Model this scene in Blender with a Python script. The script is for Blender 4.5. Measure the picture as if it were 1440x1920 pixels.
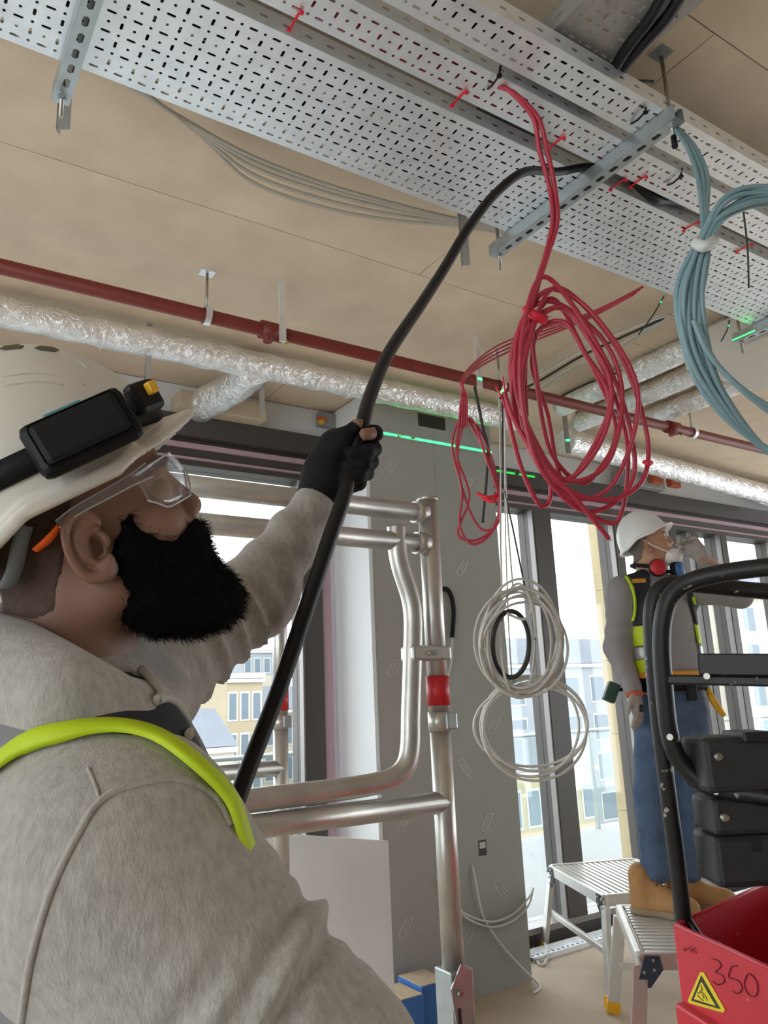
import bpy, bmesh, math, random
import numpy as np
from mathutils import Vector, Matrix
from mathutils.bvhtree import BVHTree
random.seed(7); rng = np.random.default_rng(7)
for o in list(bpy.data.objects): bpy.data.objects.remove(o)
S = bpy.context.scene; C = S.collection
# ------------------------------------------------------------------ camera (solved from the vanishing points of the photograph)
FPX = 1450.0
va = np.array([3000-720, 1220-960, FPX]); va /= np.linalg.norm(va)
vb = np.array([-279-720, 1357-960, FPX]); vb -= va*(va@vb); vb /= np.linalg.norm(vb)
vz = np.cross(va, vb)
RW = np.stack([va, vb, vz])              # world = RW @ (x right, y down, z forward)
CAM = np.array([0, 0, 1.53])
cd = bpy.data.cameras.new('camera'); cam = bpy.data.objects.new('camera', cd); C.objects.link(cam)
cd.sensor_fit = 'VERTICAL'; cd.sensor_height = 36.0; cd.sensor_width = 27.0
cd.lens = FPX/1920*36.0; cd.clip_start = 0.02; cd.clip_end = 500
_r = RW@np.array([1, 0, 0]); _u = RW@np.array([0, -1, 0]); _b = RW@np.array([0, 0, -1])
cam.matrix_world = Matrix(((_r[0], _u[0], _b[0], CAM[0]), (_r[1], _u[1], _b[1], CAM[1]), (_r[2], _u[2], _b[2], CAM[2]), (0, 0, 0, 1)))
S.camera = cam
# ------------------------------------------------------------------ sky, light, exposure
W = bpy.data.worlds.new('overcast_sky'); S.world = W; W.use_nodes = True
bg = W.node_tree.nodes['Background']; bg.inputs[0].default_value = (0.93, 0.97, 1.0, 1); bg.inputs[1].default_value = 1.65
S.view_settings.view_transform = 'Standard'; S.view_settings.look = 'None'
S.view_settings.gamma = 1.0; S.view_settings.use_curve_mapping = False
S.view_settings.exposure = 1.43
# ------------------------------------------------------------------ helpers
def at(px, py, d):                       # photo pixel at optical depth d -> world point
    return CAM + RW@np.array([px-720, py-960, FPX])*(d/FPX)
def on_plane(px, py, n, q):
    r = RW@np.array([px-720, py-960, FPX]); n = np.array(n, float); t = ((np.array(q)-CAM)@n)/(r@n); return CAM+r*t
def ony(px, py, y): return on_plane(px, py, (0, 1, 0), (0, y, 0))
def onz(px, py, z): return on_plane(px, py, (0, 0, 1), (0, 0, z))
def lin(h):
    h = h.lstrip('#'); c = [int(h[i:i+2], 16)/255 for i in (0, 2, 4)]
    return [((x+0.055)/1.055)**2.4 if x > 0.04045 else x/12.92 for x in c]
MATS = {}
def mat(name, col, rough=0.6, metal=0.0, var=0.0, vscale=8.0, bump=0.0, bscale=60.0, spec=0.5, col2=None, stretch=None, trans=0.0, detail=5.0, sheen=0.0):
    m = bpy.data.materials.new(name); m.use_nodes = True; nt = m.node_tree; b = nt.nodes['Principled BSDF']
    c = lin(col) if isinstance(col, str) else list(col)
    b.inputs['Base Color'].default_value = (*c, 1); b.inputs['Roughness'].default_value = rough; b.inputs['Metallic'].default_value = metal
    b.inputs['Specular IOR Level'].default_value = spec
    if sheen: b.inputs['Sheen Weight'].default_value = sheen
    if trans: b.inputs['Transmission Weight'].default_value = trans
    if var or bump or col2:
        tc = nt.nodes.new('ShaderNodeTexCoord'); src = tc.outputs['Object']
        if stretch:
            mp = nt.nodes.new('ShaderNodeMapping'); mp.inputs['Scale'].default_value = stretch; nt.links.new(src, mp.inputs[0]); src = mp.outputs[0]
    if var or col2:
        n = nt.nodes.new('ShaderNodeTexNoise'); n.inputs['Scale'].default_value = vscale; n.inputs['Detail'].default_value = detail
        nt.links.new(src, n.inputs['Vector'])
        r = nt.nodes.new('ShaderNodeValToRGB'); r.color_ramp.elements[0].position = 0.3; r.color_ramp.elements[1].position = 0.7
        c2 = (lin(col2) if isinstance(col2, str) else col2) if col2 else [min(1, x*(1+var)) for x in c]
        c1 = c if col2 else [x*(1-var) for x in c]
        r.color_ramp.elements[0].color = (*c1, 1); r.color_ramp.elements[1].color = (*c2, 1)
        nt.links.new(n.outputs['Fac'], r.inputs[0]); nt.links.new(r.outputs[0], b.inputs['Base Color'])
    if bump:
        n2 = nt.nodes.new('ShaderNodeTexNoise'); n2.inputs['Scale'].default_value = bscale; n2.inputs['Detail'].default_value = 4
        nt.links.new(src, n2.inputs['Vector'])
        bp = nt.nodes.new('ShaderNodeBump'); bp.inputs['Strength'].default_value = bump; bp.inputs['Distance'].default_value = 0.01
        nt.links.new(n2.outputs['Fac'], bp.inputs['Height']); nt.links.new(bp.outputs[0], b.inputs['Normal'])
    MATS[name] = m
    return m
def emat(name, col, strength):
    m = bpy.data.materials.new(name); m.use_nodes = True; nt = m.node_tree; nt.nodes.remove(nt.nodes['Principled BSDF'])
    e = nt.nodes.new('ShaderNodeEmission'); e.inputs[0].default_value = (*lin(col), 1); e.inputs[1].default_value = strength
    nt.links.new(e.outputs[0], nt.nodes['Material Output'].inputs[0]); MATS[name] = m; return m
def clear_mat(name, col, gloss=0.08, rough=0.02):      # thin clear sheet: mostly transparent with a reflection
    m = bpy.data.materials.new(name); m.use_nodes = True; nt = m.node_tree; nt.nodes.remove(nt.nodes['Principled BSDF'])
    t = nt.nodes.new('ShaderNodeBsdfTransparent'); t.inputs[0].default_value = (*col, 1)
    g = nt.nodes.new('ShaderNodeBsdfGlossy'); g.inputs['Roughness'].default_value = rough
    x = nt.nodes.new('ShaderNodeMixShader'); x.inputs[0].default_value = gloss
    nt.links.new(t.outputs[0], x.inputs[1]); nt.links.new(g.outputs[0], x.inputs[2]); nt.links.new(x.outputs[0], nt.nodes['Material Output'].inputs[0])
    MATS[name] = m; return m
def tag(o, label=None, cat=None, group=None, kind=None):
    if label: o['label'] = label
    if cat: o['category'] = cat
    if group: o['group'] = group
    if kind: o['kind'] = kind
    return o
def root_loc(p):
    v = np.zeros(3)
    while p is not None: v = v+np.array(p.location); p = p.parent
    return v
def empty(name, loc, label=None, cat=None, group=None, kind=None):
    o = bpy.data.objects.new(name, None); C.objects.link(o); o.location = tuple(float(x) for x in loc); o.empty_display_size = 0.1
    return tag(o, label, cat, group, kind)
def mesh_obj(name, V, F, m, parent=None, smooth=False, origin=None):
    V = np.asarray(V, float); off = root_loc(parent)
    loc = np.zeros(3)
    if parent is None and origin is None and len(V):
        origin = np.array([(V[:, 0].min()+V[:, 0].max())/2, (V[:, 1].min()+V[:, 1].max())/2, V[:, 2].min()])
    if origin is not None: loc = np.array(origin)-off
    me = bpy.data.meshes.new(name); me.from_pydata((V-off-loc).tolist(), [], [list(map(int, f)) for f in F]); me.update()
    if smooth: me.polygons.foreach_set('use_smooth', [True]*len(me.polygons))
    me.materials.append(MATS[m] if isinstance(m, str) else m)
    o = bpy.data.objects.new(name, me); C.objects.link(o); o.location = tuple(loc)
    if parent is not None: o.parent = parent
    return o
def catmull(P, n=8, closed=False):
    P = np.asarray(P, float); N = len(P); out = []
    rngN = N if closed else N-1
    for i in range(rngN):
        if closed: p0, p1, p2, p3 = P[(i-1) % N], P[i], P[(i+1) % N], P[(i+2) % N]
        else: p0, p1, p2, p3 = P[max(i-1, 0)], P[i], P[i+1], P[min(i+2, N-1)]
        for k in range(n):
            t = k/n
            out.append(0.5*((2*p1)+(-p0+p2)*t+(2*p0-5*p1+4*p2-p3)*t*t+(-p0+3*p1-3*p2+p3)*t**3))
    if not closed: out.append(P[-1])
    return np.array(out)
class MB:
    def __init__(self): self.V = []; self.F = []; self.sm = []
    def add(self, V, F, smooth=False):
        k = len(self.V); self.V.extend([tuple(map(float, v)) for v in V]); self.F.extend([tuple(i+k for i in f) for f in F]); self.sm.extend([smooth]*len(F)); return self
    def box(self, c, s, ax=None, bev=0.0):
        c = np.array(c, float); h = np.array(s, float)/2
        ax = np.eye(3) if ax is None else np.array(ax, float)
        if bev <= 0:
            V = [c+ax.T@(h*np.array([x, y, z])) for x in (-1, 1) for y in (-1, 1) for z in (-1, 1)]
            return self.add(V, [(0, 1, 3, 2), (4, 6, 7, 5), (0, 4, 5, 1), (2, 3, 7, 6), (0, 2, 6, 4), (1, 5, 7, 3)])
        bm = bmesh.new(); bmesh.ops.create_cube(bm, size=1)
        for v in bm.verts: v.co = Vector((v.co.x*s[0], v.co.y*s[1], v.co.z*s[2]))
        bmesh.ops.bevel(bm, geom=list(bm.edges), offset=bev, segments=2, affect='EDGES', profile=0.5)
        bm.verts.index_update(); V = [c+ax.T@np.array(v.co) for v in bm.verts]; F = [[v.index for v in f.verts] for f in bm.faces]; bm.free()
        return self.add(V, F)
    def cube(self, lo, hi, bev=0.0):
        lo = np.array(lo, float); hi = np.array(hi, float); return self.box((lo+hi)/2, hi-lo, None, bev)
    def tube(self, P, r, seg=10, closed=False, caps=True, smooth=True, flat=None):
        P = np.asarray(P, float); N = len(P); r = np.broadcast_to(np.asarray(r, float), (N,))
        T = np.zeros_like(P)
        for i in range(N):
            a = P[(i+1) % N] if (closed or i < N-1) else P[i]; b = P[i-1] if (closed or i > 0) else P[i]
            T[i] = a-b; T[i] /= max(np.linalg.norm(T[i]), 1e-9)
        u = np.cross(T[0], [0, 0, 1.0]);
        if np.linalg.norm(u) < 0.1: u = np.cross(T[0], [1.0, 0, 0])
        u /= np.linalg.norm(u); V = []
        for i in range(N):
            u = u-T[i]*(u@T[i]); u /= max(np.linalg.norm(u), 1e-9); v = np.cross(T[i], u)
            for k in range(seg):
                a = 2*math.pi*k/seg; V.append(P[i]+r[i]*(math.cos(a)*u+math.sin(a)*v*(flat or 1.0)))
        F = []
        for i in range(N if closed else N-1):
            j = (i+1) % N
            for k in range(seg):
                l = (k+1) % seg; F.append((i*seg+k, i*seg+l, j*seg+l, j*seg+k))
        self.add(V, F, smooth)
        if caps and not closed:
            k = len(self.V)-N*seg; self.F.append(tuple(k+i for i in range(seg))[::-1]); self.F.append(tuple(k+(N-1)*seg+i for i in range(seg))); self.sm.extend([False, False])
        return self
    def cyl(self, a, b, r, seg=16, r2=None): return self.tube([a, b], [r, r if r2 is None else r2], seg)
    def lathe(self, c, prof, seg=24, axis=(0, 0, 1), smooth=True):   # prof: (radius, height)
        ax = np.array(axis, float); ax /= np.linalg.norm(ax); u = np.cross(ax, [0.3, 0.9, 0.2]); u /= np.linalg.norm(u); v = np.cross(ax, u); c = np.array(c, float)
        V = []; n = len(prof)
        for r, h in prof:
            for k in range(seg):
                a = 2*math.pi*k/seg; V.append(c+ax*h+r*(math.cos(a)*u+math.sin(a)*v))
        F = [(i*seg+k, i*seg+(k+1) % seg, (i+1)*seg+(k+1) % seg, (i+1)*seg+k) for i in range(n-1) for k in range(seg)]
        self.add(V, F, smooth)
        k = len(self.V)-n*seg; self.F.append(tuple(k+i for i in range(seg))[::-1]); self.F.append(tuple(k+(n-1)*seg+i for i in range(seg))); self.sm.extend([False, False]); return self
    def prism(self, poly, o, e1, e2, th):      # poly in (e1,e2), extruded along e1 x e2
        o = np.array(o, float); e1 = np.array(e1, float); e2 = np.array(e2, float); n = np.cross(e1, e2); n /= np.linalg.norm(n); N = len(poly)
        V = [o+e1*a+e2*b for a, b in poly]+[o+e1*a+e2*b+n*th for a, b in poly]
        F = [tuple(range(N))[::-1], tuple(range(N, 2*N))]+[(i, (i+1) % N, N+(i+1) % N, N+i) for i in range(N)]
        return self.add(V, F)
    def build(self, name, m, parent=None, label=None, cat=None, group=None, kind=None, origin=None):
        o = mesh_obj(name, self.V, self.F, m, parent, False, origin)
        o.data.polygons.foreach_set('use_smooth', self.sm); return tag(o, label, cat, group, kind)
def piece(name, src, parent, loc, rotz=0.0):         # copy sharing mesh data
    o = bpy.data.objects.new(name, src.data); C.objects.link(o); o.location = tuple(loc); o.rotation_euler = (0, 0, rotz); o.parent = parent; return o
def surface_nets(f, lo, hi, h):
    lo = np.array(lo, float); hi = np.array(hi, float); n = np.ceil((hi-lo)/h).astype(int)+1
    xs = [(lo[i]+h*np.arange(n[i])).astype(np.float32) for i in range(3)]
    X, Y, Z = np.meshgrid(*xs, indexing='ij'); D = f(X, Y, Z).astype(np.float32)
    D[0] = D[-1] = 1; D[:, 0] = D[:, -1] = 1; D[:, :, 0] = D[:, :, -1] = 1
    s = D < 0; c8 = [(a, b, c) for a in (0, 1) for b in (0, 1) for c in (0, 1)]
    sl = lambda a, b, c: (slice(a, n[0]-1+a), slice(b, n[1]-1+b), slice(c, n[2]-1+c))
    cnt = sum(s[sl(*c)].astype(np.int8) for c in c8); act = (cnt > 0) & (cnt < 8); idx = np.argwhere(act)
    acc = np.zeros((len(idx), 3)); num = np.zeros(len(idx))
    for a in c8:
        for ax in range(3):
            if a[ax]: continue
            b = list(a); b[ax] = 1
            ia = idx+np.array(a); ib = idx+np.array(b); da = D[tuple(ia.T)]; db = D[tuple(ib.T)]
            m = (da < 0) != (db < 0); t = np.where(m, da/np.where(m, da-db, 1), 0)
            p = ia+t[:, None]*(ib-ia); acc[m] += p[m]; num[m] += 1
    V = lo+h*acc/num[:, None]
    im = -np.ones(act.shape, np.int64); im[tuple(idx.T)] = np.arange(len(idx)); F = []
    for ax in range(3):
        o1, o2 = (ax+1) % 3, (ax+2) % 3
        a0 = [slice(None)]*3; a1 = [slice(None)]*3; a0[ax] = slice(0, -1); a1[ax] = slice(1, None)
        ch = s[tuple(a0)] != s[tuple(a1)]; e = np.argwhere(ch); e = e[(e[:, o1] > 0) & (e[:, o2] > 0) & (e[:, o1] < n[o1]-1) & (e[:, o2] < n[o2]-1)]
        fl = s[tuple(a0)][tuple(e.T)]
        def cell(d1, d2):
            q = e.copy(); q[:, o1] -= d1; q[:, o2] -= d2; return im[tuple(q.T)]
        Q = np.stack([cell(1, 1), cell(0, 1), cell(0, 0), cell(1, 0)], 1); Q[~fl] = Q[~fl][:, ::-1]; F.append(Q)
    F = np.concatenate(F); F = F[(F >= 0).all(1)]
    return V, F
def sdf_obj(name, f, lo, hi, h, m, parent=None, tf=None, smooth_it=2, extra=None):
    V, F = surface_nets(f, lo, hi, h)
    for _ in range(smooth_it):        # light Laplacian pass
        s = np.zeros_like(V); k = np.zeros(len(V))
        for a in range(4):
            i, j = F[:, a], F[:, (a+1) % 4]; np.add.at(s, i, V[j]); np.add.at(k, i, 1)
        V = 0.5*V+0.5*s/np.maximum(k, 1)[:, None]
    if tf is not None: V = tf(V)
    if extra is not None: F = np.concatenate([F, extra[1]+len(V)]); V = np.concatenate([V, extra[0]])
    return mesh_obj(name, V, F, m, parent, True)
def smin(a, b, k): 
    h = np.clip(0.5+0.5*(b-a)/k, 0, 1); return b*(1-h)+a*h-k*h*(1-h)
def smax(a, b, k): return -smin(-a, -b, k)
def ell(X, Y, Z, c, r):
    x, y, z = (X-c[0])/r[0], (Y-c[1])/r[1], (Z-c[2])/r[2]; k0 = np.sqrt(x*x+y*y+z*z)
    k1 = np.sqrt((x/r[0])**2+(y/r[1])**2+(z/r[2])**2)+1e-9; return k0*(k0-1)/k1
def cap(X, Y, Z, a, b, ra, rb, ret_t=False):
    a = np.array(a, float); b = np.array(b, float); ba = b-a; L = ba@ba
    t = np.clip(((X-a[0])*ba[0]+(Y-a[1])*ba[1]+(Z-a[2])*ba[2])/L, 0, 1)
    d = np.sqrt((X-a[0]-t*ba[0])**2+(Y-a[1]-t*ba[1])**2+(Z-a[2]-t*ba[2])**2)-(ra+(rb-ra)*t)
    return (d, t) if ret_t else d
def wob(X, Y, Z, k, ph=0.0):        # cheap smooth pseudo-noise
    return (np.sin(k*(X+0.6*Y)+ph)+np.sin(k*(0.9*Y-0.5*Z)+1.7*ph+1)+np.sin(k*(1.1*Z+0.4*X)+2.3*ph+2))/3
def plate(cells, w, h, holes, frame, th, name, m, parent, solid=True):
    """perforated sheet of cells[0] x cells[1] cells of w x h; holes(i,j)->(a,b) half sizes or None; frame(s,t)->world"""
    idx = {}; V = []; F = []
    def v(s, t):
        k = (round(s*1e5), round(t*1e5))
        if k not in idx: idx[k] = len(V); V.append(frame(s, t))
        return idx[k]
    for i in range(cells[0]):
        for j in range(cells[1]):
            x0, y0 = i*w, j*h; cx, cy = x0+w/2, y0+h/2; q = holes(i, j)
            O = [v(x0+w, cy), v(x0+w, y0+h), v(cx, y0+h), v(x0, y0+h), v(x0, cy), v(x0, y0), v(cx, y0), v(x0+w, y0)]
            if q is None: F.append(tuple(O)); continue
            a, b = q; r = min(a, b)*0.45
            H = [(a, 0), (a-r, b-r*0.35), (0, b), (-a+r, b-r*0.35), (-a, 0), (-a+r, -b+r*0.35), (0, -b), (a-r, -b+r*0.35)]
            if a > b: H = [(a, 0), (a-b*.7, b), (0, b), (-a+b*.7, b), (-a, 0), (-a+b*.7, -b), (0, -b), (a-b*.7, -b)]
            elif b > a: H = [(a, 0), (a, b-a*.7), (0, b), (-a, b-a*.7), (-a, 0), (-a, -b+a*.7), (0, -b), (a, -b+a*.7)]
            I = [v(cx+p, cy+s) for p, s in H]
            for k in range(8):
                l = (k+1) % 8; F.append((O[k], O[l], I[l], I[k]))
    o = mesh_obj(name, V, F, m, parent)
    if solid:
        md = o.modifiers.new('thickness', 'SOLIDIFY'); md.thickness = th; md.offset = 0
    return o
# ------------------------------------------------------------------ materials of the place
mat('screed', '#b9a996', 0.9, var=0.10, vscale=3.5, bump=0.25, bscale=30)
mat('slab_board', '#dccab2', 0.85, var=0.07, vscale=5, bump=0.10, bscale=40)
mat('slab_joint', '#8f7d66', 0.9)
mat('plasterboard', '#9d9995', 0.85, var=0.03, vscale=4)
mat('plasterboard_white', '#d9dcde', 0.7, var=0.02, vscale=4)
mat('blockwork', '#8a857f', 0.9, var=.06, vscale=3)
mat('print_grey', '#b6b2ae', 0.8)
mat('dark_frame', '#4b4643', 0.45, metal=0.2)
mat('mid_frame', '#8b8684', 0.4, metal=0.4)
mat('pink_film', '#b89aa4', 0.35)
mat('galv', '#eef3f8', 0.36, metal=0.75, var=0.07, vscale=14)
mat('galv_dull', '#a9a8a4', 0.5, metal=0.5, var=0.08, vscale=20)
mat('zinc_plate', '#b4bcbf', 0.38, metal=0.8, var=0.1, vscale=25)
mat('steel_rod', '#a8a49c', 0.35, metal=0.9)
mat('black_plastic', '#0c0c0e', 0.5, spec=.25)
mat('black_cable', '#0e0e10', 0.45, spec=.35)
mat('red_cable', '#ac2a3f', 0.42)
mat('red_tie', '#d81f34', 0.45)
mat('blue_cable', '#7c99a0', 0.42)
mat('white_cable', '#c8c6bf', 0.5)
mat('grey_cable', '#b9b4a8', 0.6)
mat('black_wire', '#2a2725', 0.5)
mat('sprinkler_red', '#76281f', 0.5, var=0.08, vscale=6)
mat('brass', '#b9a04c', 0.35, metal=0.9)
mat('alu', '#c2bfb9', 0.36, metal=0.75, var=0.10, vscale=18, bump=0.06, bscale=50)
mat('stone_outside', '#b3a383', 0.9, var=0.05, vscale=2)
mat('terrace', '#8f9192', 0.9, var=0.06, vscale=1)
clear_mat('window_glass', (0.97, 0.985, 0.985), 0.05)
# crumpled aluminium foil
def foil_mat():
    m = mat('foil', '#f6f6f6', 0.3, metal=0.8, var=0.08, vscale=9); nt = m.node_tree; b = nt.nodes['Principled BSDF']
    tc = nt.nodes.new('ShaderNodeTexCoord'); v = nt.nodes.new('ShaderNodeTexVoronoi'); v.inputs['Scale'].default_value = 18
    n = nt.nodes.new('ShaderNodeTexNoise'); n.inputs['Scale'].default_value = 30; n.inputs['Detail'].default_value = 6; n.inputs['Distortion'].default_value = 1.5
    ad = nt.nodes.new('ShaderNodeMath'); ad.operation = 'MULTIPLY_ADD'; ad.inputs[1].default_value = .35; ad_ = ad
    nt.links.new(tc.outputs['Object'], v.inputs['Vector']); nt.links.new(tc.outputs['Object'], n.inputs['Vector'])
    nt.links.new(v.outputs['Distance'], ad.inputs[0]); nt.links.new(n.outputs['Fac'], ad.inputs[2])
    bp = nt.nodes.new('ShaderNodeBump'); bp.inputs['Strength'].default_value = 0.8; bp.inputs['Distance'].default_value = 0.02
    nt.links.new(ad.outputs[0], bp.inputs['Height']); nt.links.new(bp.outputs[0], b.inputs['Normal'])
foil_mat()
XL, XR, YB, YW, ZC = -3.2, 9.0, -4.5, 4.0, 3.3
# ------------------------------------------------------------------ floor and ceiling
f = MB().cube((XL, YB, -0.25), (XR, YW+0.06, 0)).build('floor', 'screed'); tag(f, kind='structure')
ceil = MB().cube((XL, YB, ZC+0.012), (XR, YW+0.3, ZC+0.3)).build('ceiling', 'slab_joint'); tag(ceil, kind='structure')
ys = [YB, -3.95, -2.73, -1.51, -0.26, 0.955, 2.385, 3.605, YW+0.3]; pw = 6.1
pcache = {}
for j in range(len(ys)-1):
    x = XL-(j % 2)*1.1; w0 = ys[j+1]-ys[j]
    while x < XR:
        a, b = max(x, XL), min(x+pw, XR)
        if b-a > 0.05:
            key = (round(b-a, 3), round(w0, 3))
            if key not in pcache:
                pcache[key] = MB().cube((a+.002, ys[j]+.002, ZC), (b-.002, ys[j+1]-.002, ZC+0.012)).build('panel', 'slab_board', ceil, origin=((a+b)/2, (ys[j]+ys[j+1])/2, ZC))
            else:
                s0 = pcache[key]; piece('panel', s0, ceil, np.array([(a+b)/2, (ys[j]+ys[j+1])/2, ZC])-root_loc(ceil))
        x += pw
# solid walls out of view: back and left
tag(MB().cube((XL-0.2, YB-0.2, 0), (XR, YB, ZC)).build('wall_rear', 'blockwork'), kind='structure')
# ------------------------------------------------------------------ plasterboard pier between the windows
pier = MB().cube((2.27, 3.6, 0), (3.22, 4.12, ZC-0.005)).build('wall_pier', 'plasterboard'); tag(pier, kind='structure')
MB().cube((2.255, 3.6, 0), (2.27, 4.1, ZC-0.01)).build('side_panel', 'plasterboard_white', pier)  # window light on this side is put into the whiter colour
MB().cube((2.252, 3.592, 0), (2.275, 3.6, ZC-0.02)).build('corner_bead', 'plasterboard_white', pier)
mat('board_green', '#9a9a94', .85, var=.03, vscale=4)
MB().cube((2.276, 3.598, .012), (2.748, 3.6, 3.29)).build('board', 'plasterboard', pier); MB().cube((2.751, 3.598, .012), (3.22, 3.6, 3.29)).build('board', 'board_green', pier)
op0, op1 = ony(783, 780, 3.6), ony(835, 808, 3.6)
MB().cube((op0[0], 3.5965, op1[2]), (op1[0], 3.6, op0[2]+.02)).build('service_opening', 'black_wire', pier)
mk = None
def mark_path(k):
    L = 0.10; r = 0.019; P = [(L*.35, r)]
    for a in np.linspace(math.pi/2, 3*math.pi/2, 7): P.append((-L/2+r*math.cos(a), r*math.sin(a)))
    P += [(0, -r), (L*.5, -r*.8)]
    P += [(L*.5-.011*i, .006*(-1)**i) for i in range(1, 9)]
    return P
pos = [(2.42, 2.86, .9), (2.72, 2.62, -.9), (3.02, 2.85, .9), (2.45, 2.32, -.9), (2.62, 2.05, .9), (2.92, 2.30, .9), (2.40, 1.72, .9), (2.72, 1.50, -.9), (3.05, 1.85, .9), (2.5, 1.28, .9), (2.85, 1.14, -.9), (3.08, 1.38, .9),
       (2.42, .92, .9), (2.68, .70, -.9), (2.98, .86, .9), (2.40, .42, .9), (2.78, .28, .9), (3.05, .48, -.9), (2.55, .12, .9)]
for i, (x, z, a) in enumerate(pos):
    P = [(x+p*math.cos(a)-q*math.sin(a), 3.5992, z+p*math.sin(a)+q*math.cos(a)) for p, q in mark_path(i)]
    mb = MB(); mb.tube(catmull(P, 3), 0.0048, 4, flat=1.0)
    mb.V = [(v[0], 3.5975+(v[1]-3.5992)*0.1, v[2]) for v in mb.V]
    mb.build('printed_mark', 'print_grey', pier)
for sx, sz in ((2.33, .45), (2.33, 1.1), (2.33, 1.75), (2.33, 2.4), (2.79, .3), (2.79, .95), (2.79, 1.6), (2.79, 2.2), (3.17, .35), (3.17, .9), (3.17, 1.5), (3.17, 2.1), (3.0, .62), (2.93, .4)):
    MB().cyl((sx, 3.6005, sz), (sx, 3.5955, sz), 0.004, 8).build('screw_head', 'galv_dull', pier)
for bx, bz in ((2.93, .72), (2.70, .70)):
    MB().cube((bx-.028, 3.5965, bz-.04), (bx+.028, 3.6, bz+.04)).build('socket_cutout', 'black_wire', pier)
    MB().cube((bx-.022, 3.5945, bz-.002), (bx+.02, 3.5967, bz+.03)).build('back_box', 'galv_dull', pier)
# ------------------------------------------------------------------ window wall: header, bulkhead, mullions, panes
def wbox(name, lo, hi, m, kind='structure', parent=None):
    o = MB().cube(lo, hi).build(name, m, parent)
    if parent is None: tag(o, kind=kind)
    return o
wl = wbox('wall_bulkhead', (XL, 3.97, 3.10), (2.255, 4.12, ZC-.005), 'plasterboard_white')
wr = wbox('wall_bulkhead', (3.23, 3.97, 3.10), (XR, 4.12, ZC-.005), 'plasterboard_white')
def window(n, x0, x1, mulls, sill=0.30):
    w = empty('window_%d' % n, ((x0+x1)/2, 4.05, 0), kind='structure')
    MB().cube((x0, 3.90, 2.98), (x1, 4.12, 3.10)).build('head_beam', 'dark_frame', w)
    MB().cube((x0, 3.96, 2.83), (x1, 4.12, 2.978)).build('head_rail', 'dark_frame', w)
    MB().cube((x0, 3.945, 2.925), (x1, 3.962, 2.955)).build('protective_film', 'pink_film', w)
    MB().cube((x0, 3.94, 2.862), (x1, 3.962, 2.872)).build('protective_film', 'pink_film', w)
    MB().cube((x0, 3.97, 0.0), (x1, 4.12, 0.10)).build('sill', 'dark_frame', w)
    MB().cube((x0, 3.93, 0.10), (x1, 4.12, 0.135)).build('sill_cap', 'mid_frame', w)
    edges = [x0]
    for (a, b) in mulls:
        MB().cube((a, 3.95, 0.135), (b, 4.12, 2.83)).build('mullion', 'dark_frame', w)
        MB().cube((a-.012, 3.955, 0.135), (a+.001, 4.0, 2.83)).build('mullion_edge', 'mid_frame', w)
    bs = [x0]+[v for m in mulls for v in m]+[x1]
    for i in range(0, len(bs), 2):
        a, b = bs[i], bs[i+1]
        if b-a > .03: MB().cube((a, 4.05, 0.135), (b, 4.058, 2.83)).build('pane', 'window_glass', w)
    return w
window(1, XL, 2.255, [(-2.2, -2.1), (-0.55, -0.45), (2.03, 2.15)])
MB().cube((2.15, 3.965, 0.135), (2.215, 4.10, 2.83)).build('mullion_film', 'pink_film', bpy.data.objects['window_1'])
window(2, 3.23, XR, [(3.89, 4.06), (4.74, 4.83), (5.42, 5.50), (5.72, 5.80), (6.12, 6.20), (6.9, 7.0), (7.9, 8.0)])
# unseen glazed sides, added for light; the left one sized to brighten near surfaces
def unseen_window(n, x, s, YB=YB, YE=3.95):
    w = empty('window_%d' % n, (x, 0, 0), kind='structure')
    MB().cube((x, YB, 2.83), (x+.15*s, YE, ZC-.005)).build('head_beam', 'dark_frame', w)
    MB().cube((x, YB, 0), (x+.15*s, YE, .135)).build('sill', 'dark_frame', w)
    for y in np.arange(YB, YE, 1.4): MB().cube((x, y, .135), (x+.15*s, y+.08, 2.83)).build('mullion', 'dark_frame', w)
    for y in np.arange(YB, YE-.05, 1.4): MB().cube((x+.05*s, y+.08, .135), (x+.058*s, min(y+1.4, YE), 2.83)).build('pane', 'window_glass', w)
unseen_window(3, XR, 1); unseen_window(4, XL, -1, -3.4, 2.2)
for ya, yb in ((YB, -3.4), (2.2, YW+.1)): tag(MB().cube((XL-.2, ya, 0), (XL, yb, ZC)).build('wall_left', 'blockwork'), kind='structure')  # unseen wall ends, kept solid to limit the light from the left
# ------------------------------------------------------------------ cable trays
def tray(label, y0, rows, x0, x1, z, dirx=True, origin=None, mname='galv', fl=0.05):
    n = int(round((x1-x0)/.03)); w = rows*.03+.02
    t = empty('cable_tray', ((x0+x1)/2, y0+w/2, z) if dirx else (y0+w/2, (x0+x1)/2, z), label, 'cable tray', 'perforated cable trays')
    P = (lambda s, u, dz=0: (x0+s, y0+u, z+dz)) if dirx else (lambda s, u, dz=0: (y0+u, x0+s, z+dz))
    def holes(i, j):
        A = j % 2 == 0
        if A: return (.0115, .0036) if i % 2 == 0 else (.0042, .0042)
        return (.0042, .0042) if i % 2 == 0 else (.0036, .0105)
    plate((n, rows), .03, .03, holes, lambda s, u: P(s, u+.01), .0015, 'base', mname, t)
    mb = MB()
    for u in (0, w-.01):
        a, b = P(0, u, -.0008), P(n*.03, u+.01, .0008); mb.cube(np.minimum(a, b), np.maximum(a, b))
    mb.build('edge_fold', mname, t)
    for u in (0, w):
        plate((n//2, 1), .06, fl, lambda i, j: (.011, .0036), lambda s, q, u=u: P(s, u, q), .0015, 'flange', mname, t)
    return t
ZT = 3.1
tray('wide galvanised cable tray, the broad one of the three, above the bearded worker', 1.386, 11, -1.5, 6.6, ZT)
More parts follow.
